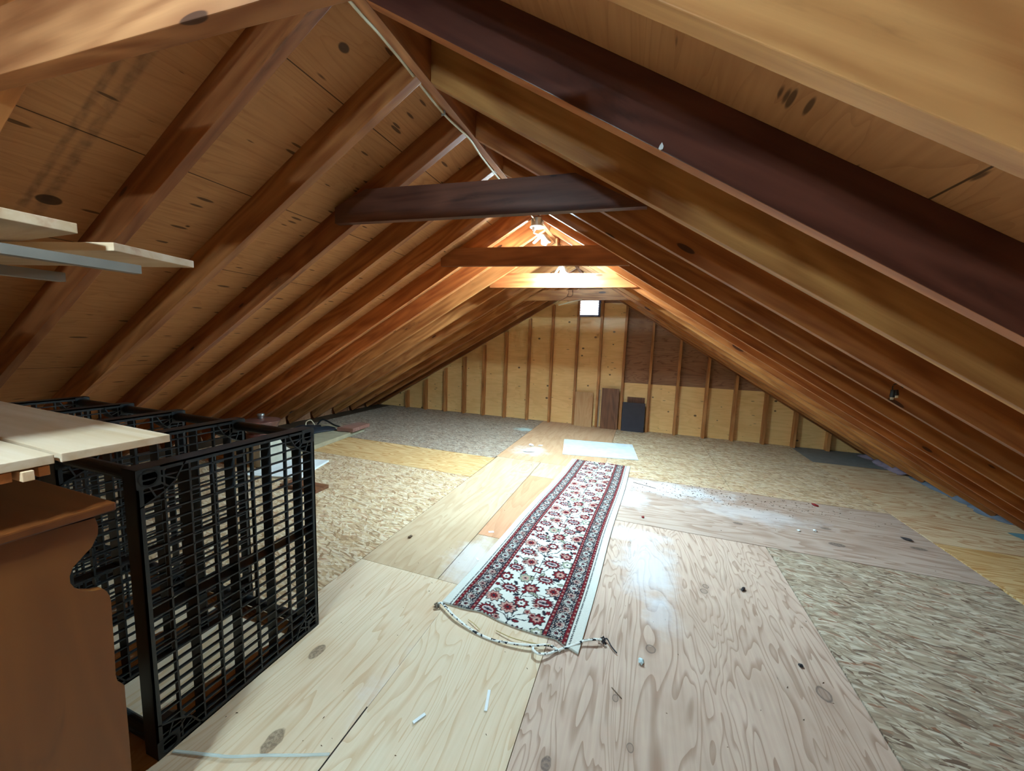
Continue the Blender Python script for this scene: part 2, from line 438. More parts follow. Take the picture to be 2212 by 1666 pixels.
M_near = plywood('near pale plywood', lin(220, 194, 150), lin(192, 152, 104), lin(62, 56, 54), 'y', 0.0, freq=9, linew=0.4, dashes=0.12, thin=True,
    knot_list=[(-1.067 + 1.527, 0.79 + 2.6, 0.028, 1.5, False), (-1.222 + 1.527, 1.117 + 2.6, 0.024, 1.7, False)], dust=[(0.75, 3.7, 0.16, 0.3, 0.35)])
panel([(-1.527, -0.855, Y0, 1.738)], M_near, gap=0.0006)
M_near2 = plywood('near pale plywood two', lin(220, 196, 152), lin(196, 158, 110), lin(62, 56, 54), 'y', 0.0, freq=9, linew=0.4, dashes=0.15, thin=True,
    knot_list=[(-1.013 + 0.857 - 0.0, 1.66 + 2.6, 0.02, 1.5, False)])
panel([(-0.855, -0.313, Y0, 1.738)], M_near2, gap=0.0006)
M_mid = plywood('middle pale plywood', lin(196, 168, 124), lin(170, 134, 90), lin(120, 96, 76), 'y', 0.02, freq=5, linew=0.3, dashes=0.3, dust=[(0.62, 0.25, 0.2, 0.35, 0.45)])
panel([(-1.527, -1.0, 1.738, 4.02), (-1.0, -0.315, 1.738, 2.282), (-1.0, -0.315, 3.558, 4.02)], M_mid)
M_orange = plywood('orange plywood patch', lin(200, 144, 98), lin(176, 120, 76), lin(120, 80, 56), 'y', 0.0, freq=4, linew=0.3, dashes=0.1)
panel([(-1.0, -0.315, 2.282, 3.558)], M_orange, label='orange plywood patch beside the rug')
M_farc = plywood('far orange plywood', lin(204, 160, 112), lin(180, 132, 84), lin(110, 76, 54), 'y', 0.02, freq=4, linew=0.3, dashes=0.25, dust=[(0.3, 0.4, 0.3, 0.3, 0.4)])
panel([(-1.545, -0.303, 4.02, 6.29)], M_farc)
panel([(-0.303, 0.906, 3.95, 6.29)], osb_f)
panel([(0.906, 2.107, 3.95, 6.29)], osb_f)
M_rstrip = plywood('grey dusty plywood', lin(190, 164, 134), lin(150, 118, 90), lin(78, 72, 74), 'x', 0.04, freq=6, linew=0.45, dashes=0.35,
    knot_list=[(1.40 + 0.315, 0.235, 0.03, 1.7, False), (0.80 + 0.315, 0.32, 0.02, 1.9, False), (1.75, 0.5, 0.018, 2, False), (2.25, 0.4, 0.022, 2.2, False), (1.05, 0.75, 0.016, 2, False)],
    dust=[(0.6, 0.85, 0.75, 0.25, 0.6), (0.25, 0.5, 0.3, 0.3, 0.55), (1.3, 0.55, 0.6, 0.2, 0.35)])
panel([(-0.313, 2.10, 2.895, 3.95)], M_rstrip, label='grey dusty plywood strip')
M_rply = plywood('pinkish grained plywood', lin(206, 176, 142), lin(158, 124, 94), lin(78, 72, 74), 'y', 0.0, freq=13, linew=0.5, dashes=0.25, thin=True,
    knot_list=[(0.777 + 0.313, 1.678 + 2.6, 0.026, 1.5, True), (-0.198 + 0.313, 1.047 + 2.6, 0.017, 1.5, False), (0.056 + 0.313, 1.193 + 2.6, 0.012, 1.4, True), (0.633 + 0.313, 2.295 + 2.6, 0.02, 0.7, False), (0.42 + 0.313, 2.2 + 2.6, 0.02, 1.2, True), (0.13 + 0.313, 1.66 + 2.6, 0.022, 1.2, True), (0.75, 2.25 + 2.6, 0.018, 1.2, True), (0.31, 1.36 + 2.6, 0.012, 1.5, True)],
    dust=[(0.45, 4.95, 0.22, 0.5, 0.5), (0.35, 5.3, 0.3, 0.15, 0.5), (0.5, 4.5, 0.12, 0.2, 0.35)])
panel([(-0.313, 0.904, Y0, 2.893)], M_rply, label='pinkish plywood with bold wavy grain')
panel([(0.906, 2.09, Y0, 2.893)], osb_r, label='large flaked strand board')
M_yel = plywood('streaky yellow plywood', lin(214, 186, 136), lin(176, 126, 78), lin(110, 70, 50), 'x', 0.0, freq=9, linew=0.6, dashes=0.2)
panel([(2.107, 3.12, 3.45, 5.5)], M_yel, label='streaky yellow plywood')
panel([(2.107, 3.12, Y0, 3.45)], M_strip)
panel([(2.107, 3.12, 5.5, 6.29)], plain('grey board', lin(120, 116, 112)))

# gable wall with vent opening -----------------------------------------
VX0, VX1, VZ0, VZ1 = -1.045, -0.682, 1.812, 2.16
wall = empty('wall_back', (0, 6.29, 0)); wall['kind'] = 'structure'
def roofz(x): return (zl(x) if x < XR else zr(x)) + D
def wall_poly(x0, x1, z0, z1, mat, nm='sheathing_panel', label=None):
    xs = [x0] + [x for x in (XR,) if x0 < x < x1] + [x1]
    top = []
    for x in xs: top.append((x, min(z1, roofz(x))))
    # where the roof line crosses z1
    pts = []
    N = 40
    for i in range(N + 1):
        x = x0 + (x1 - x0) * i / N
        zz = min(z1, roofz(x))
        if zz > z0: pts.append((x, zz))
    if len(pts) < 2: return
    poly = [(pts[0][0], z0)] + pts + [(pts[-1][0], z0)]
    b = MB().prism(poly[::-1], 6.29, 6.302, 'y')
    ob = b.build(nm, mat, wall, origin=(x0, 6.29, z0))
    ob.rotation_euler = (0, 0, 0)
    # local y must be up for the sheet material: rotate mesh data
    me = ob.data
    for v in me.vertices:
        x, y, z = v.co; v.co = (x, z, -y)
    ob.rotation_euler = (math.radians(90), 0, 0)
    if label: ob['label'] = label
    return ob
SE = 0.765
wall_poly(-5.1, -2.095, 0, SE, M_gable); wall_poly(-2.095, 0.341, 0, SE, M_gable); wall_poly(0.341, 2.78, 0, SE, M_gable); wall_poly(2.78, 3.14, 0, SE, M_gable)
wall_poly(-5.1, -2.69, SE + .000, 3, M_gable); wall_poly(-2.69, VX0, SE + .000, 3, M_gable)
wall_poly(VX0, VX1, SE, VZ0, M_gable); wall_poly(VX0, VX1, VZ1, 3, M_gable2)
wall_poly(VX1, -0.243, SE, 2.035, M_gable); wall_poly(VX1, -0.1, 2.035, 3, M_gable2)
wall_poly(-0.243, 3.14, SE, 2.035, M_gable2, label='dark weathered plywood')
bk = MB()  # unseen backing added behind the sheathing to stop light leaking through its seams
for (a0, a1, b0, b1) in ((-5.2, VX0, -0.1, 3.0), (VX1, 3.2, -0.1, 3.0), (VX0, VX1, -0.1, VZ0), (VX0, VX1, VZ1, 3.0)):
    bk.box(a0, a1, 6.303, 6.318, b0, b1)
bk.build('leak_backing', M_gable2, wall, origin=(0, 6.29, 0))
backw = struct(MB().prism([(-5.1, -0.06), (3.14, -0.06), (3.14, zr(3.1) + D), (XR, ZR + D + .05), (-5.1, zl(-5.1) + D)], Y0 - 0.02, Y0, 'y').build('wall_front', M_gable))

# louvred vent window
win = empty('window_1', (VX0, 6.29, VZ0)); win['kind'] = 'structure'
M_frame = plain('blue grey painted frame', lin(110, 120, 160), 0.5)
b = MB()
for (x0, x1, z0, z1) in ((VX0, VX0 + .02, VZ0, VZ1), (VX1 - .03, VX1, VZ0, VZ1), (VX0, VX1, VZ0, VZ0 + .022), (VX0, VX1, VZ1 - .02, VZ1)):
    b.box(x0, x1, 6.26, 6.33, z0, z1)
b.build('window_frame', M_frame, win, origin=(VX0, 6.29, VZ0))
for i in range(8):
    z = VZ0 + 0.03 + i * 0.04
    b = MB().add([(VX0 + .02, 6.30, z), (VX1 - .03, 6.30, z), (VX1 - .03, 6.325, z - 0.012), (VX0 + .02, 6.325, z - 0.012), (VX0 + .02, 6.30, z + .002), (VX1 - .03, 6.30, z + .002), (VX1 - .03, 6.325, z - 0.010), (VX0 + .02, 6.325, z - 0.010)],
                 [(0, 1, 2, 3), (4, 5, 6, 7), (0, 1, 5, 4), (2, 3, 7, 6), (0, 3, 7, 4), (1, 2, 6, 5)])
    b.build('louvre', M_white, win, origin=(VX0, 6.29, VZ0))

# ------------------------------------------------------------------ ridge board
rb = MB().box(0, 8.8, 0, 0.038, 0, 0.16).build('ridge_board', M_rafter, bevel=0.002)
rb.matrix_world = Matrix(((0, -1, 0, -0.862), (1, 0, 0, Y0 + 0.05), (0, 0, 1, ZR - 0.012), (0, 0, 0, 1)))
rb.color = (0.8, 0.66, 0.6, 1)
tag(rb, 'long ridge board along the peak of the roof', 'beam')

# rafters -------------------------------------------------------------------
LY = [0.54, 0.945, 1.35, 1.755, 2.163, 2.568, 2.985, 3.358, 3.77, 4.175, 4.62, 5.07, 5.47, 5.87]
RY = [0.615, 1.02, 1.395, 1.815, 2.205, 2.622, 3.028, 3.42, 3.832, 4.23, 4.66, 5.09, 5.5, 5.9]
LT = [(1.0, 0.86, 0.72), (0.64, 0.48, 0.42), (0.81, 0.67, 0.56), (0.67, 0.49, 0.41), (0.84, 0.67, 0.52), (0.92, 0.71, 0.52), (1.04, 0.78, 0.6), (1.04, 0.74, 0.52), (1.0, 0.9, 0.74), (1.0, 0.92, 0.78), (0.92, 0.84, 0.74), (1.0, 0.95, 0.76), (0.9, 0.74, 0.6), (0.95, 0.86, 0.7)]
RT = [(1.25, 1.35, 1.35), (0.81, 0.62, 0.65), (0.96, 0.99, 0.81), (0.73, 0.57, 0.44), (0.7, 0.57, 0.42), (0.78, 0.65, 0.44), (0.78, 0.59, 0.39), (0.86, 0.64, 0.42), (0.8, 0.62, 0.46), (0.96, 0.86, 0.66), (1.0, 0.95, 0.75), (0.92, 0.8, 0.62), (1.0, 0.95, 0.75), (0.95, 0.86, 0.7)]
lenL = (4.99 - 0.90) / math.cos(AL); lenR = (2.93 + 0.862) / math.cos(AR)
for i, y in enumerate(LY):
    o = rafter('L', y, LT[i], M_rafter, lenL)
    tag(o, ('nearest' if i == 0 else ORD[i]) + ' pine rafter of the left slope counting from the near end', 'rafter', 'rafters of the left roof slope')
o = rafter('L', -0.27, (.9, .8, .7), M_rafter, lenL)
tag(o, 'pine rafter of the left slope behind the viewpoint', 'rafter', 'rafters of the left roof slope')
for i, y in enumerate(RY):
    o = rafter('R', y, RT[i], M_dark if i == 1 else M_rafter, lenR)
    if i == 1:
        o.color = (.85, 0.66, 0.64, 1)
        o.data.materials.append(M_stud)            # the lower edge of this rafter is unstained
        for pl_ in o.data.polygons:
            if pl_.normal.z < -0.9: pl_.material_index = 1
    lab = {0: 'nearest pale pine rafter of the right slope', 1: 'dark stained second rafter of the right slope'}.get(i, ORD[i] + ' pine rafter of the right slope counting from the near end')
    tag(o, lab, 'rafter', 'rafters of the right roof slope')
o = rafter('R', -0.2, (1, .95, .85), M_rafter, lenR)
tag(o, 'pine rafter of the right slope behind the viewpoint', 'rafter', 'rafters of the right roof slope')
for s in 'LR':
    o = rafter(s, 6.235, (.62, .5, .4), M_rafter, lenL if s == 'L' else lenR)
    tag(o, 'end rafter against the gable wall on the ' + ('left' if s == 'L' else 'right') + ' slope', 'rafter')

# collar ties --------------------------------------------------------------
def tie(poly, yface, mat, tint, label, thick=0.038):
    x0 = min(p[0] for p in poly); z0 = min(p[1] for p in poly)
    b = MB().prism([(p[0] - x0, p[1] - z0) for p in poly], 0, thick, 'y')
    o = b.build('collar_tie', mat, bevel=0.002); o.location = (x0, yface, z0); o.color = (*tint, 1)
    tag(o, label, 'beam'); return o
tie([(-1.90, 1.948), (-0.40, 1.873), (-0.40, 2.013), (-1.40, 2.063), (-1.62, 2.074), (-1.90, 1.98)], 0.50, M_rafter, (.84, .78, .86), 'nearest pale collar tie crossing above the viewpoint')
tie([(-1.667, 1.968), (-0.02, 1.925), (-0.33, 2.092), (-0.827, 2.106), (-1.454, 2.132), (-1.665, 2.054)], 1.717, M_dark, (1.15, 1.15, 1.1), 'large dark weathered collar tie with cable behind it')
tie([(-1.705, 1.984), (-0.13, 1.94), (-0.339, 2.095), (-1.604, 2.130), (-1.706, 2.10)], 2.947, M_rafter, (.6, .47, .4), 'brown collar tie just in front of the lamps')
tie([(-1.60, 1.926), (-0.07, 1.905), (-0.30, 2.045), (-1.434, 2.074), (-1.60, 1.97)], 3.81, M_rafter, (.85, .6, .46), 'brightly lit collar tie right behind the far lamp')
tie([(-1.62, 1.94), (-0.13, 1.943), (-0.35, 2.08), (-1.35, 2.08)], 5.11, M_rafter, (1, .95, .75), 'farthest collar tie in front of the vent window')

# gable studs ----------------------------------------------------------------
SX = [-4.32, -3.905, -3.475, -3.075, -2.685, -2.27, -1.845, -1.445, -1.02, -0.64, -0.258, 0.15, 0.56, 0.965, 1.35, 1.75, 2.127, 2.53]
stud_group = 'wall studs of the gable wall'
for i, x in enumerate(SX):
    zt = (zl(x) - 0.05) if x < XR else (zr(x) + 0.0)
    b = MB()
    sl = KL if x < XR else -KR
    b.prism([(0, -0.019), (zt - sl * 0.019, -0.019), (zt + sl * 0.019, 0.019), (0, 0.019)], 0, 0.089, 'z')
    o = b.build('wall_stud', M_stud, bevel=0.0015)
    # local x up, local y = world x, local z = -world y
    M = Matrix(((0, 1, 0, x), (0, 0, 1, 6.2), (1, 0, 0, 0), (0, 0, 0, 1)))
    o.matrix_world = M
    tn = random.uniform(.82, 1.0); o.color = (tn, tn * .95, tn * .86, 1)
    tag(o, ORD[i] + ' gable wall stud counting from the left eave', 'stud', stud_group)

# ------------------------------------------------------------------ boards leaning on the gable
def lean(name, x0, x1, h, th, mat, label, cat, y=6.185, tint=(1, 1, 1), leanamt=0.012, z=0.0):
    b = MB().box(0, h, 0, x1 - x0, 0, th)
    o = b.build(name, mat, bevel=0.0015)
    up = Vector((0, leanamt / h, 1)).normalized(); X = up; Y = Vector((1, 0, 0)); Z = X.cross(Y)
    M = Matrix.Identity(4)
    for i in range(3): M[i][0] = X[i]; M[i][1] = Y[i]; M[i][2] = Z[i]
    M[0][3] = x0; M[1][3] = y - leanamt - 0.0; M[2][3] = z
    o.matrix_world = M; o.color = (*tint, 1)
    return tag(o, label, cat)
M_oak = plywood('light oak veneer', lin(206, 160, 104), lin(186, 134, 80), lin(120, 80, 50), 'x', 0.0, freq=9, linew=0.4, dashes=0.0)
lean('plywood_offcut', -0.995, -0.705, 0.575, 0.012, M_oak, 'light oak board leaning on the gable wall', 'board', y=6.18)
lean('trim_strip', -0.625, -0.60, 0.62, 0.012, M_fresh, 'narrow pale strip standing against the gable wall', 'strip', y=6.272)
M_walnut = lumber('brown board', lin(130, 88, 52), lin(92, 58, 34), lin(50, 30, 18), 0.15, tint=False)
lean('brown_board', -0.567, -0.295, 0.665, 0.018, M_walnut, 'dark brown board leaning on the gable wall', 'board', y=6.18)
lean('black_board', -0.232, 0.112, 0.465, 0.012, plain('charcoal sheet', lin(58, 54, 62), 0.6), 'square black sheet leaning between studs', 'board', y=6.165)
lean('scrap_block', -0.168, 0.100, 0.54, 0.02, M_walnut, 'brown scrap board standing behind the black sheet', 'board', y=6.282)

# ------------------------------------------------------------------ lamps and cable
def led_mat(name, s): return plain(name, (1, 1, 1, 1), 0.4, 0.3, 0, LED, s)
def led_panel(c, az, tilt, L, Wd, housing, mat, parent, o):
    """leaf shaped LED panel: aluminium back, glowing underside; hinged at c, tilted down outwards"""
    d = Vector((math.cos(az) * math.cos(tilt), math.sin(az) * math.cos(tilt), -math.sin(tilt)))
    a = Vector((-math.sin(az), math.cos(az), 0)); n = a.cross(d) * -1
    if n.z < 0: n = -n
    K = 14
    out = []
    for i in range(K + 1):
        u = i / K; out.append((u * L, Wd / 2 * (0.45 + 0.55 * math.sin(math.pi * min(1, u * 1.25) * .5)) * (1 - max(0, (u - .75) / .25) ** 2.2 * .85)))
    pts = [(x, w_) for x, w_ in out] + [(x, -w_) for x, w_ in reversed(out)]
    def P(x, y, h): return Vector(c) + d * x + a * y + n * h
    b = MB(); m_ = len(pts)
    vs = [P(x, y, 0.010) for x, y in pts] + [P(x, y, 0.002) for x, y in pts]
    b.add(vs, [tuple(range(m_)), tuple(range(2 * m_ - 1, m_ - 1, -1))] + [(i, (i + 1) % m_, m_ + (i + 1) % m_, m_ + i) for i in range(m_)])
    h = b.build('panel_back', housing, parent, origin=o)
    b = MB()
    k = [(L * .5 + (x - L * .5) * .93, y * .92) for x, y in pts]
    vs = [P(x, y, 0.0015) for x, y in k] + [P(L * .5 + (x - L * .5) * .9, y * .9, -0.007) for x, y in k]
    b.add(vs, [tuple(range(m_ - 1, -1, -1)), tuple(range(m_, 2 * m_))] + [(i, (i + 1) % m_, m_ + (i + 1) % m_, m_ + i) for i in range(m_)])
    b.build('light_panel', mat, parent, origin=o)
def lamp(loc, label, strength, mat_name, off=(0.02, 0.06), box_h=0.05, drop=0.0, tilts=(.95, .95, .85)):
    x, y, z = loc                                    # z = underside of the plate
    L = empty('ceiling_lamp', loc); tag(L, label, 'lamp', 'three lobed lamps along the ridge')
    o = loc
    MB().ring((x, y, z + 0.004), (x, y, z + box_h), 0.052, 0.049, 16).cyl((x, y, z + box_h), (x, y, z + box_h + .002), 0.052, n=16).build('junction_box', M_steel, L, origin=o)
    MB().cyl((x, y, z), (x, y, z + 0.005), 0.060, n=28).build('cover_plate', M_white, L, origin=o)
    bx, by = x - 0.022, y - 0.01
    MB().cyl((bx, by, z), (bx, by, z - 0.022), 0.017, 0.015).cyl((bx, by, z - 0.022), (bx, by, z - 0.034 - drop), 0.009, 0.008).build('socket', M_white, L, origin=o)
    hx, hy, hz = x + off[0], y + off[1], z - 0.055 - drop
    MB().tube(catmull([(bx, by, z - .03 - drop), (bx, by, hz + .01), (hx, hy, hz + 0.006)], 5), 0.005).build('stem', M_steel, L, origin=o)
    MB().cyl((hx, hy, hz + 0.012), (hx, hy, hz - 0.012), 0.026, 0.022).build('lamp_hub', M_white, L, origin=o)
    mt = led_mat(mat_name, strength)
    for az, tilt in zip((-2.75, -.40, 1.57), tilts):
        led_panel((hx + math.cos(az) * .020, hy + math.sin(az) * .020, hz - .004), az, tilt, 0.078, 0.056, M_steel, mt, L, o)
    return L
lamp((-0.878, 3.055, 2.285), 'lit three lobed lamp hanging under the ridge between the ties', LED_RIDGE, 'led near ridge', off=(0.03, 0.07), box_h=0.064, tilts=(.75, .75, .6))
l2 = lamp((-0.80, 3.68, 2.135), 'dazzling lamp peeping below the brown collar tie', LED_FAR, 'led far', off=(0.012, -0.02), box_h=0.05, drop=-0.008)
hb = MB().box(-0.86, -0.74, 3.62, 3.74, 2.187, 2.205).box(-0.861, -0.845, 3.66, 3.70, 2.205, 2.36).build('hanger_bracket', M_rafter)
tag(hb, 'small wooden hanger above the far lamp', 'bracket')
lamp((-0.88, -0.42, 2.170), 'lit lamp hanging behind the viewpoint', LED_NEAR, 'led rear', off=(0.02, 0.03), box_h=0.05, tilts=(.55, .55, .55))
hb2 = MB().box(-0.94, -0.82, -0.48, -0.36, 2.222, 2.24).box(-0.89, -0.87, -0.44, -0.40, 2.24, 2.352).build('hanger_bracket', M_rafter)
tag(hb2, 'small wooden hanger above the lamp behind the viewpoint', 'bracket')
pts = [(-0.912, 0.4, 2.36), (-0.908, 0.7, 2.352), (-0.909, 1.03, 2.352), (-0.914, 1.15, 2.364), (-0.912, 1.29, 2.360), (-0.91, 1.44, 2.350), (-0.907, 1.59, 2.345), (-0.893, 1.70, 2.343), (-0.885, 1.80, 2.345), (-0.90, 1.98, 2.345), (-0.905, 2.26, 2.344), (-0.90, 2.6, 2.345), (-0.892, 2.9, 2.340), (-0.885, 3.0, 2.322)]
tag(MB().tube(catmull(pts, 6), 0.0062, 8, 0.7).build('electric_cable', M_cable, smooth=True), 'white electric cable stapled along the ridge board', 'cable')
for p in ((-0.907, 1.575), (-0.904, 2.3)):
    tag(MB().box(p[0] - .009, p[0] + .009, p[1] - .002, p[1] + .002, 2.336, 2.356).build('cable_staple', M_steel), 'small staple holding the cable at the ' + ('middle' if p[1] < 2 else 'tie') + ' of the ridge board', 'staple')
# loose wires on the farthest tie
wm = plain('thin brown wire', lin(80, 56, 36), 0.5)
tag(MB().tube(catmull([(-0.99, 5.09, 2.07), (-0.985, 5.085, 2.03), (-1.0, 5.08, 2.0), (-0.96, 5.08, 1.985), (-0.93, 5.08, 2.01), (-0.935, 5.09, 2.07)], 6), 0.0028, 6).build('wire_loop', wm), 'looped thin wire hanging on the farthest collar tie', 'wire')
tag(MB().tube(catmull([(-0.985, 5.08, 2.0), (-1.05, 5.06, 1.95), (-1.12, 5.05, 1.91)], 6), 0.0028, 6).build('loose_wire', wm), 'thin wire end pointing down left from the wire loop', 'wire')
tag(MB().tube(catmull([(-0.80, 5.08, 1.945), (-0.88, 5.0, 1.92), (-1.0, 4.98, 1.885), (-1.09, 4.97, 1.862)], 6), 0.007, 8).build('cable_end', M_cable), 'cut white cable end poking under the farthest collar tie', 'cable')

# ------------------------------------------------------------------ shelving unit lying on its side
SU = empty('shelving_unit', (-1.34, 0.93, 0)); tag(SU, 'black resin shelving unit with grid shelves lying on its side', 'shelving')
SO = (-1.34, 0.93, 0)
def shelf_mesh(x):
    """one grid shelf standing upright, front face at x, depth towards -x"""
    b = MB(); ya, yb, za, zb = 0.622, 1.238, 0.0, 0.940
    dp = 0.062; t = 0.006
    for (y0, y1, z0, z1) in ((ya, ya + t, za, zb), (yb - t, yb, za, zb), (ya, yb, za, za + t), (ya, yb, zb - t, zb)):
        b.box(x - dp, x, y0, y1, z0, z1)
    # inner lip
    for (y0, y1, z0, z1) in ((ya, ya + .016, za, zb), (yb - .016, yb, za, zb), (ya, yb, za, za + .016), (ya, yb, zb - .016, zb)):
        b.box(x - 0.006, x, y0, y1, z0, z1)
    nv, nh = 9, 26
    for i in range(1, nv):
        y = ya + (yb - ya) * i / nv
        d = 0.050 if i % 2 == 0 else 0.018
        tt = 0.0025
        b.box(x - d, x - 0.002, y - tt, y + tt, za + t, zb - t)
    for i in range(1, nh):
        z = za + (zb - za) * i / nh
        d = 0.052 if i == 13 else 0.014
        b.box(x - d, x - 0.002, ya + t, yb - t, z - 0.0022, z + 0.0022)
    # corner sockets and webs
    for cy, sy in ((ya, 1), (yb, -1)):
        for cz, sz in ((za, 1), (zb, -1)):
            py, pz = cy + sy * 0.030, cz + sz * 0.030
            b.ring((x - dp, py, pz), (x + 0.001, py, pz), 0.0265, 0.0215, 20)
            def web(a, c, dd=dp):
                y0, z0 = cy + sy * a[0], cz + sz * a[1]; y1, z1 = cy + sy * c[0], cz + sz * c[1]
                n = Vector((0, y1 - y0, z1 - z0)).normalized(); s_ = Vector((0, -n.z, n.y)) * 0.0022
                P0, P1 = Vector((x, y0, z0)), Vector((x, y1, z1)); dx = Vector((-dd, 0, 0))
                vs = [P0 - s_, P1 - s_, P1 + s_, P0 + s_]; vs += [v + dx for v in vs]
                b.add(vs, [(0, 1, 2, 3), (7, 6, 5, 4), (0, 1, 5, 4), (1, 2, 6, 5), (2, 3, 7, 6), (3, 0, 4, 7)])
            web((0.005, 0.115), (0.065, 0.085)); web((0.065, 0.085), (0.095, 0.06)); web((0.095, 0.06), (0.125, 0.005))
            web((0.030, 0.055), (0.045, 0.095)); web((0.050, 0.045), (0.078, 0.072)); web((0.056, 0.030), (0.10, 0.055))
            # corner plate around the socket
            n_ = 24; inn, outr = [], []
            for k in range(n_):
                th = 2 * math.pi * k / n_; cx_, sx_ = math.cos(th), math.sin(th); q_ = 0.030 / max(abs(cx_), abs(sx_))
                inn.append((x + .001, py + .0225 * cx_, pz + .0225 * sx_)); outr.append((x + .001, py + min(q_, .041) * cx_, pz + min(q_, .041) * sx_))
            b.add(inn + outr + [(p_[0] - .004, p_[1], p_[2]) for p_ in inn + outr], [(k, (k + 1) % n_, n_ + (k + 1) % n_, n_ + k) for k in range(n_)] + [(2 * n_ + k, 3 * n_ + k, 3 * n_ + (k + 1) % n_, 2 * n_ + (k + 1) % n_) for k in range(n_)] + [(n_ + k, n_ + (k + 1) % n_, 3 * n_ + (k + 1) % n_, 3 * n_ + k) for k in range(n_)])
    return b
SHX = [-1.340, -1.765, -2.195, -2.620, -3.045]
sh0 = shelf_mesh(SHX[0]).build('shelf', M_black, SU, origin=SO)
for k, x in enumerate(SHX[1:]):
    c = sh0.copy(); COL.objects.link(c); c.parent = SU; c.location = sh0.location + Vector((x - SHX[0], 0, 0))
for py in (0.652, 1.208):
    for pz in (0.030, 0.910):
        MB().cyl((-3.10, py, pz), (-1.392, py, pz), 0.0205, n=20).build('pole', M_black, SU, smooth=False, origin=SO)

# ------------------------------------------------------------------ dresser
DO = (-1.50, 0.2, 0)
DR = empty('dresser', DO); tag(DR, 'amber pine dresser with scalloped side at the left edge', 'dresser')
XD = -1.15; q = XD / -1.2
prof = [(.30, .900), (.478, .893), (.482, .872), (.480, .85), (.468, .825), (.448, .806), (.434, .792), (.428, .775), (.428, .758), (.434, .742), (.446, .727), (.462, .716), (.480, .710), (.486, .700), (.490, .685), (.492, .668), (.490, .55), (.488, .47), (.490, .452), (.497, .440), (.502, .428), (.502, .30), (.498, .0)]
prof = [(y * q, 1.34 - (1.34 - z) * q if z > 0 else 0.0) for y, z in prof]
ytop = 1.34 - (1.34 - .905) * q
body = [(-0.05, 0.0), (-0.05, prof[0][1])] + prof
for nm, x0 in (('side_panel', XD - 0.022), ('side_panel', -1.92)):
    ob = MB().prism(body, x0, x0 + 0.022, 'x').build(nm, M_dresser, DR, origin=DO)
# grain runs upwards on the sides: rotate local frame
for o in [c for c in DR.children if c.name.startswith('side_panel')]:
    for v in o.data.vertices:
        x, y, z = v.co; v.co = (z, y, -x)
    o.rotation_euler = (0, math.radians(-90), 0)
    o.data.update()
tp = MB().box(-1.94, XD + 0.014, -0.06, 0.490, ytop - 0.004, ytop + 0.016).build('top', M_dresser, DR, bevel=0.004, origin=DO); tp.color = (.75, .62, .55, 1)
MB().box(-1.90, XD - 0.022, -0.05, -0.035, 0.0, ytop - .004).build('back_panel', M_dresser, DR, origin=DO)
MB().box(-1.90, XD - 0.022, -0.035, 0.46, 0.655, 0.675).build('shelf', M_dresser, DR, origin=DO)
MB().box(-1.90, XD - 0.022, -0.035, 0.44, 0.08, 0.10).build('bottom_shelf', M_dresser, DR, origin=DO)
for x0, x1 in ((-1.90, -1.54), (-1.536, XD - 0.024)):
    d = MB().box(x0 + .004, x1 - .004, 0.445, 0.463, 0.105, 0.65).build('door', M_dresser, DR, bevel=0.003, origin=DO)
    kx = x1 - 0.04 if x0 < -1.6 else x0 + 0.04
    k = MB().lathe([(0.001, 0), (.007, 0), (.006, .012), (.013, .018), (.012, .026), (.001, .03)], n=16).build('knob', M_dresser, d)
    k.rotation_euler = (math.radians(-90), 0, 0); k.location = Vector((kx, 0.463, 0.4)) - Vector(DO)

# lumber on the dresser
o = board('pine_board', M_fresh, (-1.115, 0.592, 1.061), (-1, 0.035, 0), (1.70, 0.186, 0.019)); tag(o, 'far one of the two fresh pine boards above the dresser', 'board', 'fresh pine boards above the dresser')
o = board('pine_board', M_fresh, (-1.125, 0.398, 1.061), (-1, 0.02, 0), (1.70, 0.19, 0.019), (0.97, 0.98, 1.0)); tag(o, 'nearer of the two fresh pine boards above the dresser', 'board', 'fresh pine boards above the dresser')
bz = ytop + 0.016
o = MB().box(-1.62, -1.56, 0.16, 0.44, bz, 1.036).build('spacer_block', M_dark); tag(o, 'wood block on the dresser top under thin sticks', 'block')
o = MB().box(-1.88, -1.82, 0.16, 0.46, bz, 1.061).build('spacer_block', M_dark); tag(o, 'wood block on the dresser top carrying the boards at the back', 'block')
for k, (y, z, xe) in enumerate(((0.31, 1.037, -1.125), (0.33, 1.037, -1.14), (0.352, 1.037, -1.12), (0.378, 1.037, -1.135))):
    o = board('thin_stick', M_rafter if k != 2 else M_fresh, (xe, y + .016, z), (-1, 0, 0), (0.6, 0.016, 0.02), (1.2, 1.1, 1)); tag(o, ORD[k] + ' thin wood stick under the nearer pine board counting from the viewpoint', 'stick', 'thin sticks under the pine boards')
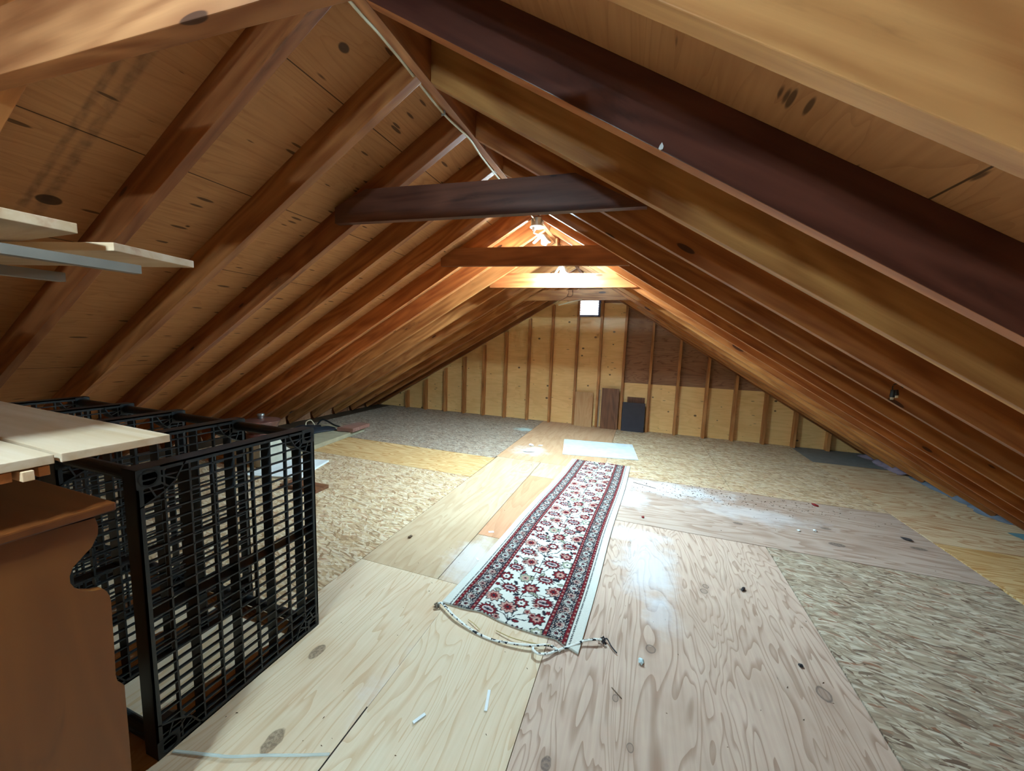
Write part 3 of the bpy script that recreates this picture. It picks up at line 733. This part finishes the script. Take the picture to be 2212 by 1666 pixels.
# boards slung below the left rafters
dvec = Vector((-6455 - 1106, 780 - 833, F_PX)); dw = RIGHT * dvec.x + DOWN * dvec.y + FWD * dvec.z; dw.z = 0; dw.normalize()
o = board('pine_board', M_fresh, (-1.205, 0.724, 1.519), dw, (1.08, 0.194, 0.019)); tag(o, 'fresh pine board reaching farthest out of the rack under the left rafters', 'board', 'pine boards in the rack under the rafters')
o = board('pine_board', M_fresh, (-1.160, 0.478, 1.541), (-1, 0.03, 0), (1.05, 0.19, 0.021)); tag(o, 'upper fresh pine board in the rack under the left rafters', 'board', 'pine boards in the rack under the rafters')
for k, (ya, yb) in enumerate(((0.275, 0.19), (0.075, 0.185))):
    o = board('pine_board', M_fresh, (-1.165 + .01 * k, ya, 1.519), (-1, 0, 0), (1.05, yb, 0.02)); tag(o, ('third' if k == 0 else 'fourth') + ' pine board of the rack under the rafters toward the viewpoint', 'board', 'pine boards in the rack under the rafters')
M_batten = plain('grey painted batten', lin(122, 114, 106), 0.45, 0.4)
o = MB().box(-1.185, -1.155, -0.3, 0.58, 1.475, 1.495).build('batten', M_batten); tag(o, 'longer grey batten below the pine board in the rack', 'batten')
o = MB().box(-1.21, -1.183, -0.3, 0.462, 1.438, 1.457).build('batten', M_batten); tag(o, 'shorter grey batten lowest in the rack', 'batten')

# ------------------------------------------------------------------ rug
def seg_d(U, V, a, b):
    ax, ay = a; bx, by = b; dx, dy = bx - ax, by - ay
    t = np.clip(((U - ax) * dx + (V - ay) * dy) / (dx * dx + dy * dy + 1e-9), 0, 1)
    return np.hypot(U - ax - t * dx, V - ay - t * dy)
def rug_colors(U, V, Wd, Ln):
    CR = np.array(lin(204, 204, 196)[:3]); RED = np.array(lin(104, 16, 26)[:3]); NAV = np.array(lin(26, 28, 40)[:3])
    PNK = np.array(lin(176, 136, 124)[:3]); GRY = np.array(lin(150, 152, 130)[:3]); BLU = np.array(lin(130, 138, 152)[:3])
    C = np.empty(U.shape + (3,)); C[:] = CR
    def put(mask, col): C[mask] = col
    rs = np.random.RandomState(3)
    def flower(cx, cy, R, petals, fill, core, edge=NAV, asp=1.0, rot=0.0, amp=.16):
        x, y = (U - cx), (V - cy)
        m = (np.abs(x) < R * 1.8) & (np.abs(y) < R * 1.8)
        if not m.any(): return
        xr = x * math.cos(rot) + y * math.sin(rot); yr = (-x * math.sin(rot) + y * math.cos(rot)) * asp
        r = np.hypot(xr, yr); th = np.arctan2(yr, xr)
        k = R * (1 + amp * np.cos(petals * th))
        put(m & (r < k * 1.10), edge); put(m & (r < k * 0.92), fill)
        if core is not None:
            put(m & (r < k * 0.55), core); put(m & (r < R * 0.20), edge)
    def palm(cx, cy, R, flip=1):
        flower(cx, cy, R, 15, RED, None, NAV, 1.45, 0.0, .20)
        x, y = U - cx, (V - cy) * 1.7
        r = np.hypot(x, y)
        put(r < R * 0.62, CR); put(r < R * .54, BLU * .5 + PNK * .5)
        put(seg_d(U, V, (cx - R * .4, cy), (cx + R * .4, cy)) < 0.0045, NAV)
        put(np.hypot(U - cx, V - cy) < R * .17, NAV)
    F0, F1 = 0.172, Wd - 0.172
    c0 = (F0 + F1) / 2; per = 0.60
    def stem(pts_, w_=0.0026, col=NAV):
        for (a0, a1) in zip(pts_[:-1], pts_[1:]):
            d = seg_d(U, V, a0, a1)
            put(d + 0.0011 * np.sin(V * 190 + U * 120) < w_, col)
    def leaf(cx, cy, R, ang, fill, edge=NAV):
        x, y = U - cx, V - cy
        m = (np.abs(x) < R * 2) & (np.abs(y) < R * 2)
        xr = x * math.cos(ang) + y * math.sin(ang); yr = -x * math.sin(ang) + y * math.cos(ang)
        k = np.abs(yr) - R * .42 * np.cos(np.clip(xr / R, -1, 1) * 1.45) * (1 + .28 * np.sin(xr * 5 * math.pi / R))
        put(m & (np.abs(xr) < R) & (k < .0028), edge); put(m & (np.abs(xr) < R * .9) & (k < -.0018), fill)
    for k in range(-1, int(Ln / per) + 2):
        v0 = k * per
        for sgn in (1, -1):
            X_ = lambda u: c0 + sgn * u
            stem([(c0, v0 + .02), (X_(.03), v0 + .05), (X_(.075), v0 + .055), (X_(.11), v0 + .085), (X_(.15), v0 + .08)])
            stem([(c0, v0 + .02), (X_(.02), v0 + .07), (X_(.06), v0 + .10), (X_(.075), v0 + .15), (X_(.12), v0 + .165), (X_(.15), v0 + .20)])
            stem([(c0, v0 + .22), (X_(.04), v0 + .235), (X_(.07), v0 + .27), (X_(.12), v0 + .265), (X_(.16), v0 + .30)])
            stem([(c0, v0 + .30), (X_(.035), v0 + .34), (X_(.05), v0 + .39), (X_(.10), v0 + .41), (X_(.13), v0 + .45)])
            stem([(c0, v0 + .46), (X_(.04), v0 + .475), (X_(.06), v0 + .52), (X_(.11), v0 + .535), (X_(.15), v0 + .57)])
        stem([(c0, v0), (c0 + .008, v0 + .10), (c0 - .006, v0 + .22), (c0 + .006, v0 + .34), (c0, v0 + .46), (c0 + .004, v0 + .60)], .0022)
        palm(c0 - .118, v0 + .035, .050); palm(c0 + .062, v0 - .035, .052)
        palm(c0 + .118, v0 + .215, .051); palm(c0 - .085, v0 + .255, .049)
        palm(c0 + .07, v0 + .405, .046); palm(c0 - .125, v0 + .45, .046)
        flower(c0 - .035, v0 + .105, .043, 9, PNK, RED, NAV, 1.1); flower(c0 + .015, v0 + .165, .036, 8, RED, CR, NAV, 1.1)
        flower(c0 + .125, v0 + .085, .036, 8, RED, PNK); flower(c0 - .135, v0 + .145, .040, 9, PNK, RED)
        flower(c0 + .02, v0 + .30, .042, 9, RED, PNK, NAV, 1.1); flower(c0 + .14, v0 + .325, .038, 8, PNK, RED)
        flower(c0 - .04, v0 + .375, .034, 7, GRY, PNK); flower(c0 - .145, v0 + .345, .036, 8, RED, CR)
        flower(c0 + .0, v0 + .475, .028, 4, RED, CR, NAV, 1.0, 0.78, .22); flower(c0 + .135, v0 + .485, .040, 9, RED, PNK)
        flower(c0 - .06, v0 + .535, .038, 8, PNK, RED); flower(c0 + .15, v0 + .0, .032, 7, GRY, CR)
        rs2 = np.random.RandomState(11)
        for q_ in range(64):
            du = rs2.uniform(-.168, .168); dv = rs2.uniform(0, per); kind = rs2.randint(0, 5)
            cx, cy = c0 + du, v0 + dv
            # keep small sprigs off the large flowers
            iy = int(np.clip(cy / Ln * (U.shape[0] - 1), 0, U.shape[0] - 1)); ix = int(np.clip(cx / Wd * (U.shape[1] - 1), 0, U.shape[1] - 1))
            if np.abs(C[iy, ix] - CR).max() > .02: continue
            ang = rs2.uniform(0, 3.14)
            if kind == 0: leaf(cx, cy, .020, ang, RED)
            elif kind == 1: leaf(cx, cy, .019, ang, NAV)
            elif kind == 2: leaf(cx, cy, .021, ang, GRY)
            elif kind == 3: flower(cx, cy, .013, 5, RED, None)
            else: flower(cx, cy, .016, 5, PNK, RED)
    # borders
    for side in (0, 1):
        u = U if side == 0 else Wd - U
        put((u > .040) & (u < .172), CR)
        put(np.abs(u - 0.046 - .0020 * np.sin(V * 420)) < 0.0032, NAV)
        band = (u > 0.060) & (u < 0.170)
        put(band, RED); put((u > .076) & (u < .155), NAV)
        pb = 0.125
        nz_ = np.sin(V * 210 + 3 * np.sin(u * 150)) * np.sin(u * 260 + 2 * np.sin(V * 90))
        put((u > .079) & (u < .152) & (nz_ > .66), CR * .8); put((u > .079) & (u < .152) & (nz_ < -.70), PNK)
        uc = .1155 + .022 * np.sin(2 * np.pi * V / pb)
        put((u > .078) & (u < .153) & (np.abs(u - uc) < .0030), CR * .8)
        for off, col1, col2, n_, R in ((.25, CR * .85, RED, 8, .019), (.75, PNK * .7 + CR * .2, RED, 6, .017)):
            y = ((V + pb * off) % pb) - pb / 2; x = u - .1155
            r = np.hypot(x, y); th = np.arctan2(y, x)
            kk = R * (1 + .22 * np.cos(n_ * th))
            put((u > .076) & (u < .155) & (r < kk * 1.18), NAV); put((r < kk), col1); put(r < kk * .6, NAV); put(r < kk * .48, col2); put(r < .005, NAV)
        put((np.abs(u - .0675) < .004) & (np.sin(2 * np.pi * V / .030) > .45), PNK * .8); put((np.abs(u - .163) < .0035) & (np.sin(2 * np.pi * V / .030 + 1) > .45), PNK * .8)
        put(np.abs(u - .0605) < .0025, NAV); put(np.abs(u - .1715) < .003, NAV)
    return C
def make_rug():
    A, Dd, B, C2 = (np.array(p) for p in ((-0.879, 1.577), (-0.169, 1.515), (-0.681, 4.290), (-0.029, 4.285)))
    Wd, Ln = 0.70, 2.74; nu, nv = 176, 686
    uu = np.linspace(0, 1, nu); vv = np.linspace(0, 1, nv)
    U, V = np.meshgrid(uu, vv)
    # near end: torn weave hangs back from the corners
    near = np.interp(uu, [0, .18, .3, .45, .58, .72, .84, .9, 1], [0.0, .012, .030, .014, .012, .018, .030, .012, -.006])
    P = (A[None, None] * (1 - U)[..., None] + Dd[None, None] * U[..., None]) * (1 - V)[..., None] + (B[None, None] * (1 - U)[..., None] + C2[None, None] * U[..., None]) * V[..., None]
    P[..., 1] += near[None, :] * np.clip(1 - V * 8, 0, 1)
    P[..., 0] += 0.006 * np.sin(V * 9 + 1) * np.clip(V * 4, 0, 1)
    Z = 0.009 + 0.0012 * np.sin(U * 9 + V * 14) + 0.001 * np.sin(V * 37)
    verts = np.concatenate([P.reshape(-1, 2), Z.reshape(-1, 1)], 1)
    idx = np.arange(nu * nv).reshape(nv, nu)
    faces = np.stack([idx[:-1, :-1], idx[:-1, 1:], idx[1:, 1:], idx[1:, :-1]], -1).reshape(-1, 4)
    loop = np.concatenate([idx[0, :], idx[1:, -1], idx[-1, -2::-1], idx[-2:0:-1, 0]])
    base = len(verts); bv = verts[loop].copy(); bv[:, 2] = 0.0008
    verts = np.concatenate([verts, bv]); n = len(loop)
    i = np.arange(n); j = (i + 1) % n
    side = np.stack([loop[j], loop[i], base + i, base + j], -1)
    faces = np.concatenate([faces, side])
    me = bpy.data.meshes.new('runner_rug'); me.from_pydata(verts.tolist(), [], faces.tolist()); me.update()
    col = rug_colors(U * Wd, V * Ln, Wd, Ln).reshape(-1, 3)
    col = np.concatenate([col, np.tile(np.array(lin(196, 198, 190)[:3]), (n, 1))])
    at = me.color_attributes.new('weave', 'FLOAT_COLOR', 'POINT')
    at.data.foreach_set('color', np.concatenate([col, np.ones((len(col), 1))], 1).astype(np.float32).ravel())
    t = NT('woven rug')
    c = t.n('ShaderNodeVertexColor'); c.layer_name = 'weave'
    _, p, _ = t.coord(rnd=False)
    nz = t.noise(p, 330, 2).outputs[0]
    t.bump(nz, 0.35, 0.002)
    me.materials.append(t.done(t.mix(t.rng(nz, .3, .7, 0, .15), c.outputs[0], (0.05, 0.05, 0.05, 1)), 0.9, 0.1))
    me.polygons.foreach_set('use_smooth', [True] * len(me.polygons))
    ob = bpy.data.objects.new('runner_rug', me); COL.objects.link(ob)
    tag(ob, 'long cream runner rug with red borders on the attic floor', 'rug')
    return ob
make_rug()
# torn binding lying in front of the rug
mt = NT('binding with dark stitches'); _, p, qq = mt.coord(rnd=False)
nzz = mt.noise(p, 62, 1).outputs[0]
M_bind = mt.done(mt.mix(mt.rng(nzz, .56, .62, 0, 1), lin(214, 214, 208), lin(36, 38, 44)), 0.8, 0.15)
ctr = [(-0.885, 1.548), (-0.868, 1.556), (-0.765, 1.500), (-0.658, 1.462), (-0.556, 1.445), (-0.468, 1.448), (-0.367, 1.468), (-0.30, 1.50), (-0.245, 1.492)]
tag(MB().tube(catmull([(x, y, .010 + .006 * math.sin(i * 1.3)) for i, (x, y) in enumerate(ctr)], 8), 0.0068, 8, .5).build('rug_binding', M_bind, smooth=True), 'pale torn binding strip curving in front of the rug', 'binding')
ctr = [(-0.36, 1.462), (-0.355, 1.442), (-0.326, 1.432), (-0.290, 1.455), (-0.262, 1.487), (-0.20, 1.542), (-0.157, 1.577), (-0.11, 1.60), (-0.08, 1.612)]
tag(MB().tube(catmull([(x, y, .014 + .006 * math.sin(i * 1.1)) for i, (x, y) in enumerate(ctr)], 8), 0.0064, 8, .5).build('rug_binding', M_bind, smooth=True), 'frayed binding loop across the right corner of the rug', 'binding')
M_thread = plain('loose tan thread', lin(190, 168, 120), 0.8)
M_dkthread = plain('dark thread', lin(44, 44, 50), 0.8)
tag(MB().tube(catmull([(-0.08, 1.612, .01), (-0.06, 1.634, .012), (-0.037, 1.601, .008), (-0.012, 1.575, .006)], 6), 0.003, 6).build('loose_thread', M_dkthread), 'dark frayed thread right of the rug corner', 'thread')
tag(MB().tube(catmull([(-0.55, 1.50, .006), (-0.46, 1.482, .01), (-0.36, 1.487, .012), (-0.29, 1.50, .016)], 6), 0.0022, 6).build('loose_thread', M_thread), 'tan loose thread between the rug end and its binding', 'thread')
tag(MB().tube(catmull([(-0.70, 1.515, .006), (-0.66, 1.497, .008), (-0.625, 1.478, .006)], 6), 0.002, 6).build('loose_thread', M_thread), 'short tan thread near the left end of the torn binding', 'thread')
b = MB()
for (x, y, r) in ((-0.083, 1.615, .012), (-0.075, 1.628, .009), (-0.068, 1.607, .007)): b.tube([(x - r, y, .006), (x, y + r * .5, .018), (x + r, y - r * .3, .006)], .0045, 6)
tag(b.build('thread_knot', M_dkthread), 'dark tuft of thread at the end of the frayed loop', 'thread')
b = MB()
for (x, y, r) in ((-0.893, 1.545, .012), (-0.878, 1.537, .01), (-0.888, 1.530, .008)): b.tube([(x - r, y, .006), (x, y + r * .5, .016), (x + r, y - r * .3, .006)], .0045, 6)
tag(b.build('thread_knot', plain('grey fuzz', lin(120, 110, 96))), 'grey fuzzy tuft at the left corner of the rug', 'thread')

# white mat
mm = MB().prism([(-0.954, 5.150), (-0.833, 4.433), (0.052, 4.590), (-0.033, 5.285)], 0.001, 0.011, 'z').build('mat', plain('pale blue white foam', lin(206, 216, 222), 0.85, 0.1), bevel=0.002)
tag(mm, 'thin white rectangular mat on the floor beyond the rug', 'mat')

# ------------------------------------------------------------------ clutter under the left eave
def ray(px, py):
    v = Vector(((px - 1106), (py - 833), F_PX)); return RIGHT * v.x + DOWN * v.y + FWD * v.z
def atz(px, py, z):
    r = ray(px, py); t = (z - CAM_Z) / r.z; return Vector((r.x * t, r.y * t, z))
M_cream = plain('cream panel edge', lin(168, 158, 132), 0.6)
tag(MB().prism([(-4.45, 3.02), (-3.56, 3.10), (-3.70, 4.30), (-4.45, 4.20)], 0.002, 0.055, 'z').build('cream_panel', M_cream, bevel=0.003), 'cream panel lying on the floor under the left eave', 'panel')
b = MB().prism([(-3.86, 3.95), (-3.62, 3.98), (-3.66, 4.36), (-3.86, 4.33)], 0.062, 0.112, 'z')
tag(b.build('scrap_wood', lumber('reddish scrap', lin(156, 116, 90), lin(128, 90, 66), lin(90, 50, 34), 0.1, tint=False), bevel=0.003), 'reddish sawn wood scrap on the cream panel', 'board')
M_tarp = plain('black plastic', lin(34, 40, 48), 0.42, 0.4)
b = MB()
N1, N2 = 26, 14; vs = []
for i in range(N1):
    for j in range(N2):
        u, v = i / (N1 - 1), j / (N2 - 1)
        x = -4.36 + 0.40 * v + 0.05 * math.sin(u * 7); y = 3.08 + 0.92 * u + 0.04 * math.sin(v * 9)
        z = 0.062 + (0.07 + 0.05 * mnoise.noise(Vector((x * 6, y * 6, 2)))) * math.sin(math.pi * min(max(v, .02), .98)) ** .5 * math.sin(math.pi * (0.02 + .96 * u)) ** .4 + 0.012 * math.sin(v * 22 + u * 3)
        vs.append((x, y, max(z, .058)))
fs = [(i * N2 + j, (i + 1) * N2 + j, (i + 1) * N2 + j + 1, i * N2 + j + 1) for i in range(N1 - 1) for j in range(N2 - 1)]
n0 = len(vs)
vs += [(x, y, .056) for x, y, z in vs]
fs += [tuple(n0 + k for k in f[::-1]) for f in fs]
rim = [i * N2 for i in range(N1)] + [(N1 - 1) * N2 + j for j in range(1, N2)] + [i * N2 + N2 - 1 for i in range(N1 - 2, -1, -1)] + [j for j in range(N2 - 2, 0, -1)]
fs += [(rim[k], rim[(k + 1) % len(rim)], n0 + rim[(k + 1) % len(rim)], n0 + rim[k]) for k in range(len(rim))]
b.add(vs, fs)
tag(b.build('folded_tarp', M_tarp, smooth=True), 'folded black plastic tarp on the cream panel', 'tarp')
tag(MB().tube(catmull([(-4.25, 3.80, .13), (-4.27, 3.83, .17), (-4.24, 3.87, .19), (-4.21, 3.88, .16), (-4.20, 3.90, .12)], 6), 0.007, 8).build('wire_hoop', M_cable), 'small pale hoop sticking up from the tarp', 'wire')
tag(MB().tube(catmull([(-4.34, 4.08, .08), (-4.28, 4.11, .15), (-4.18, 4.13, .12), (-4.08, 4.12, .09), (-3.98, 4.13, .07)], 6), 0.012, 8).build('black_hose', M_black), 'bent black hose at the far end of the tarp', 'hose')
# copper pot on a box
tag(MB().box(-3.98, -3.54, 2.62, 2.97, 0.0, 0.245).build('storage_box', plain('off white cardboard', lin(190, 184, 168)), bevel=0.004), 'off white box under the copper pot', 'box')
PO = (-3.75, 2.80, 0.247)
pot = empty('copper_pot', PO); tag(pot, 'lidded copper pot with a steel knob under the left rafters', 'pot')
MB().lathe([(0.001, 0), (.135, 0), (.142, .006), (.142, .05), (.135, .056), (.118, .060), (.118, .07), (.128, .075), (.15, .12), (.165, .165), (.176, .185), (.180, .19), (.176, .193), (.16, .185)], n=40).build('body', M_copper, pot, smooth=True).location = (0, 0, 0)
MB().lathe([(.170, .187), (.16, .195), (.12, .205), (.05, .212), (.001, .213)], n=40).build('lid', M_copper, pot, smooth=True).location = (0, 0, 0)
MB().lathe([(.001, .210), (.032, .211), (.024, .226), (.03, .232), (.036, .25), (.03, .262), (.001, .265)], n=24).build('knob', M_steel, pot, smooth=True).location = (0, 0, 0)
tag(MB().prism([(-3.48, 2.38), (-2.95, 2.55), (-3.1, 3.05), (-3.48, 2.95)], 0.001, 0.02, 'z').build('white_panel', M_paper, bevel=0.002), 'white sheet lying on the floor behind the shelving unit', 'panel')
tag(MB().box(-2.95, -2.55, 2.35, 2.5, 0.001, 0.03).build('scrap_strip', M_walnut), 'brown wood strip lying behind the shelving unit', 'strip')

# ------------------------------------------------------------------ right eave
def fluff(name, x0, x1, y0, y1, h, col, label):
    n1, n2 = 50, 12; vs = []
    for i in range(n1):
        for j in range(n2):
            u, v = i / (n1 - 1), j / (n2 - 1)
            y = y0 + (y1 - y0) * u
            edge = 0.06 * mnoise.noise(Vector((y * 5, 0, 1))) + 0.03 * mnoise.noise(Vector((y * 17, 3, 1)))
            x = (x0 + edge) * (1 - v) + x1 * v
            z = 0.002 + h * math.sin(math.pi * (v * .8 + .02)) * (0.55 + 0.9 * mnoise.noise(Vector((x * 9, y * 9, 5)))) * math.sin(math.pi * (.03 + .94 * u)) ** .4
            vs.append((x, y, max(z, .001)))
    fs = [(i * n2 + j, (i + 1) * n2 + j, (i + 1) * n2 + j + 1, i * n2 + j + 1) for i in range(n1 - 1) for j in range(n2 - 1)]
    o = MB().add(vs, fs).build(name, plain(name + ' fibre', col, 0.95, 0.05), smooth=True)
    tag(o, label, 'insulation', None, 'stuff')
fluff('insulation', 2.84, 3.08, 5.32, 6.1, .10, lin(142, 122, 132), 'pinkish insulation fluff at the far right eave')
fluff('insulation', 2.90, 3.10, 4.1, 5.3, .05, lin(116, 122, 134), 'grey blue insulation along the right eave')
fluff('insulation', 2.80, 3.10, 2.4, 3.9, .05, lin(92, 122, 130), 'teal insulation edge nearest along the right eave')
# hanging black cable stub on the right rafter
K = empty('cable_stub', (1.13, 2.24, 1.23)); tag(K, 'short black cable stub with two pale tips hung on a right rafter', 'cable')
kx, ky = 1.130, 2.262
def at_y(px, py, y):
    r = ray(px, py); t = y / r.y; return Vector((r.x * t, y, CAM_Z + r.z * t))
g = [at_y(*p, 2.215) for p in ((1948, 838), (1938, 829), (1928, 831), (1925, 838), (1927, 846), (1930, 852))]
MB().tube(catmull(g, 6), 0.011, 8).build('loop', M_black, K, origin=K.location)
for pa, pb in (((1928, 842), (1925, 858)), ((1933, 842), (1934, 854))):
    a_, b_ = at_y(*pa, 2.212), at_y(*pb, 2.212)
    MB().cyl(a_, b_, 0.013, n=10).build('sleeve', M_black, K, origin=K.location)
    MB().cyl(b_, b_ + (b_ - a_).normalized() * .011, 0.010, n=10).build('tip', M_cable, K, origin=K.location)

fl = MB().prism([(0.0, 0.0), (.006, .002), (.007, .008), (.003, .017), (-.002, .010), (-.004, .004)], 1.0165, 1.0199, 'y').build('paint_fleck', M_paper); fl.location = (0.008, 0, 1.815)
tag(fl, 'white paint fleck low on the dark stained rafter', 'fleck')

# ------------------------------------------------------------------ litter on the floor
def strip_on_floor(name, p0, p1, wd, th, mat, label, cat, z=.0008):
    a = Vector((*p0, 0)); c = Vector((*p1, 0)); d = c - a
    o = board(name, mat, a - Vector((-d.y, d.x, 0)).normalized() * wd / 2 + Vector((0, 0, z)), d, (d.length, wd, th), bevel=0.0004)
    return tag(o, label, cat)
strip_on_floor('plastic_strip', (-0.466, 1.215), (-0.447, 1.134), .011, .003, M_paper, 'white crinkled strip on the floor below the rug', 'strip')
strip_on_floor('paper_stick', (-0.667, 1.003), (-0.645, 1.045), .011, .005, M_paper, 'short white stick on the pale plywood', 'stick')
M_clear = plain('clear film', lin(206, 216, 212), 0.25, 0.5)
M_clear.node_tree.nodes['Principled BSDF'].inputs['Alpha'].default_value = 0.45
b = MB().tube(catmull([(-1.33, .655, .003), (-1.2, .69, .005), (-1.14, .706, .007), (-1.05, .745, .006), (-.95, .785, .004), (-.86, .823, .003)], 6), [.005] * 31, 6, .25)
tag(b.build('packing_strap', M_clear), 'clear packing strap lying in front of the shelving unit', 'strap')
def crumple(name, c, r, mat, label, cat, seed, flat=.5):
    bm = bmesh.new(); bmesh.ops.create_icosphere(bm, subdivisions=2, radius=1)
    for v in bm.verts:
        k = 1 + .55 * mnoise.noise(v.co * 1.9 + Vector((seed, seed * 2, 0)))
        v.co = Vector((v.co.x * k * r[0], v.co.y * k * r[1], max(v.co.z * k, -1) * r[0] * flat))
    zmin = min(v.co.z for v in bm.verts)
    me = bpy.data.meshes.new(name); bm.to_mesh(me); bm.free(); me.materials.append(mat)
    o = bpy.data.objects.new(name, me); COL.objects.link(o); o.location = (c[0], c[1], -zmin + .0005)
    o.rotation_euler = (0, 0, seed * 1.7)
    return tag(o, label, cat)
M_red = plain('red scrap', lin(130, 30, 34)); M_leaf = plain('dry leaf', lin(92, 66, 44)); M_char = plain('dark scrap', lin(48, 44, 48))
crumple('paper_scrap', (0.09, 1.567), (.016, .011), plain('pale blue film', lin(190, 212, 216), .4), 'pale crumpled film on the pinkish plywood', 'litter', 1)
crumple('foam_scrap', (-1.247, 4.385), (.075, .05), M_paper, 'larger white foam scrap left of the mat', 'litter', 2, .12)
crumple('foam_scrap', (-1.30, 4.66), (.05, .03), M_paper, 'smaller white foam scrap left of the mat', 'litter', 3, .15)
crumple('foam_scrap', (-1.18, 4.69), (.03, .022), M_paper, 'tiny white foam scrap nearest the mat corner', 'litter', 4, .2)
strip_on_floor('price_tag', (-0.938, 2.335), (-0.905, 2.352), .022, .0015, M_paper, 'small white tag on the orange plywood patch', 'tag')
strip_on_floor('price_tag', (-0.885, 2.01), (-0.862, 1.99), .014, .0015, M_paper, 'small white tag beside the left rug edge', 'tag')
crumple('red_scrap', (1.542, 3.882), (.03, .018), M_red, 'dark red scrap on the grey plywood strip', 'litter', 5, .3)
crumple('red_scrap', (0.10, 3.02), (.012, .01), M_red, 'small red scrap right of the rug', 'litter', 6)
crumple('leaf_scrap', (1.937, 3.415), (.032, .010), M_char, 'dark feathery scrap near the yellow plywood', 'litter', 7, .3)
crumple('leaf_scrap', (0.633, 2.295), (.022, .007), M_char, 'dark scrap on the pinkish plywood', 'litter', 8, .3)
crumple('leaf_scrap', (0.74, 1.80), (.009, .009), M_char, 'small black crumb near the large strand board', 'litter', 9)
crumple('leaf_scrap', (-1.40, 2.06), (.018, .010), M_leaf, 'brown dry leaf bit on the middle plywood', 'litter', 10, .4)
crumple('foam_scrap', (1.215, 3.257), (.012, .009), M_paper, 'first white crumb on the grey plywood strip', 'litter', 11)
crumple('foam_scrap', (1.335, 3.308), (.014, .010), M_paper, 'second white crumb on the grey plywood strip', 'litter', 12)
strip_on_floor('splinter', (-0.02, 1.40), (0.02, 1.365), .0035, .002, M_leaf, 'dark splinter on the pinkish plywood', 'splinter')
strip_on_floor('splinter', (0.01, 3.80), (0.22, 3.72), .006, .003, M_leaf, 'long dark splinter right of the far rug end', 'splinter')
# crack at the sheet joint, laid on as a thin dark strip
strip_on_floor('floor_gap', (-0.854, 0.30), (-0.857, 0.995), .005, .0006, plain('dark gap strip', lin(40, 26, 16)), 'dark strip along the gap between near plywood sheets', 'gap')
# crumbs
b = MB(); rs = random.Random(5)
def crumb(x, y, s):
    if (-1.0 < x < .08 and 4.4 < y < 5.3) or (-.9 < x < 0 and 1.5 < y < 4.3): return
    a = rs.uniform(0, 6.28); c_, s_ = math.cos(a) * s, math.sin(a) * s; k = rs.uniform(.25, .6)
    b.add([(x - c_, y - s_, .0008), (x + c_, y + s_, .0008), (x - s_ * k, y + c_ * k, .0008), (x, y, .0008 + s * .5)], [(0, 2, 1), (0, 1, 3), (1, 2, 3), (2, 0, 3)])
for i in range(420): crumb(rs.gauss(.75, .5), rs.gauss(3.75, .12), rs.uniform(.003, .010))
for i in range(160): crumb(rs.uniform(-1.4, -.35), rs.uniform(.7, 5.8), rs.uniform(.002, .006))
for i in range(160): crumb(rs.uniform(-.3, 2.0), rs.uniform(1.0, 5.5), rs.uniform(.002, .007))
tag(b.build('crumbs', M_leaf), 'scattered brown crumbs and chips on the floor', 'crumbs', None, 'stuff')
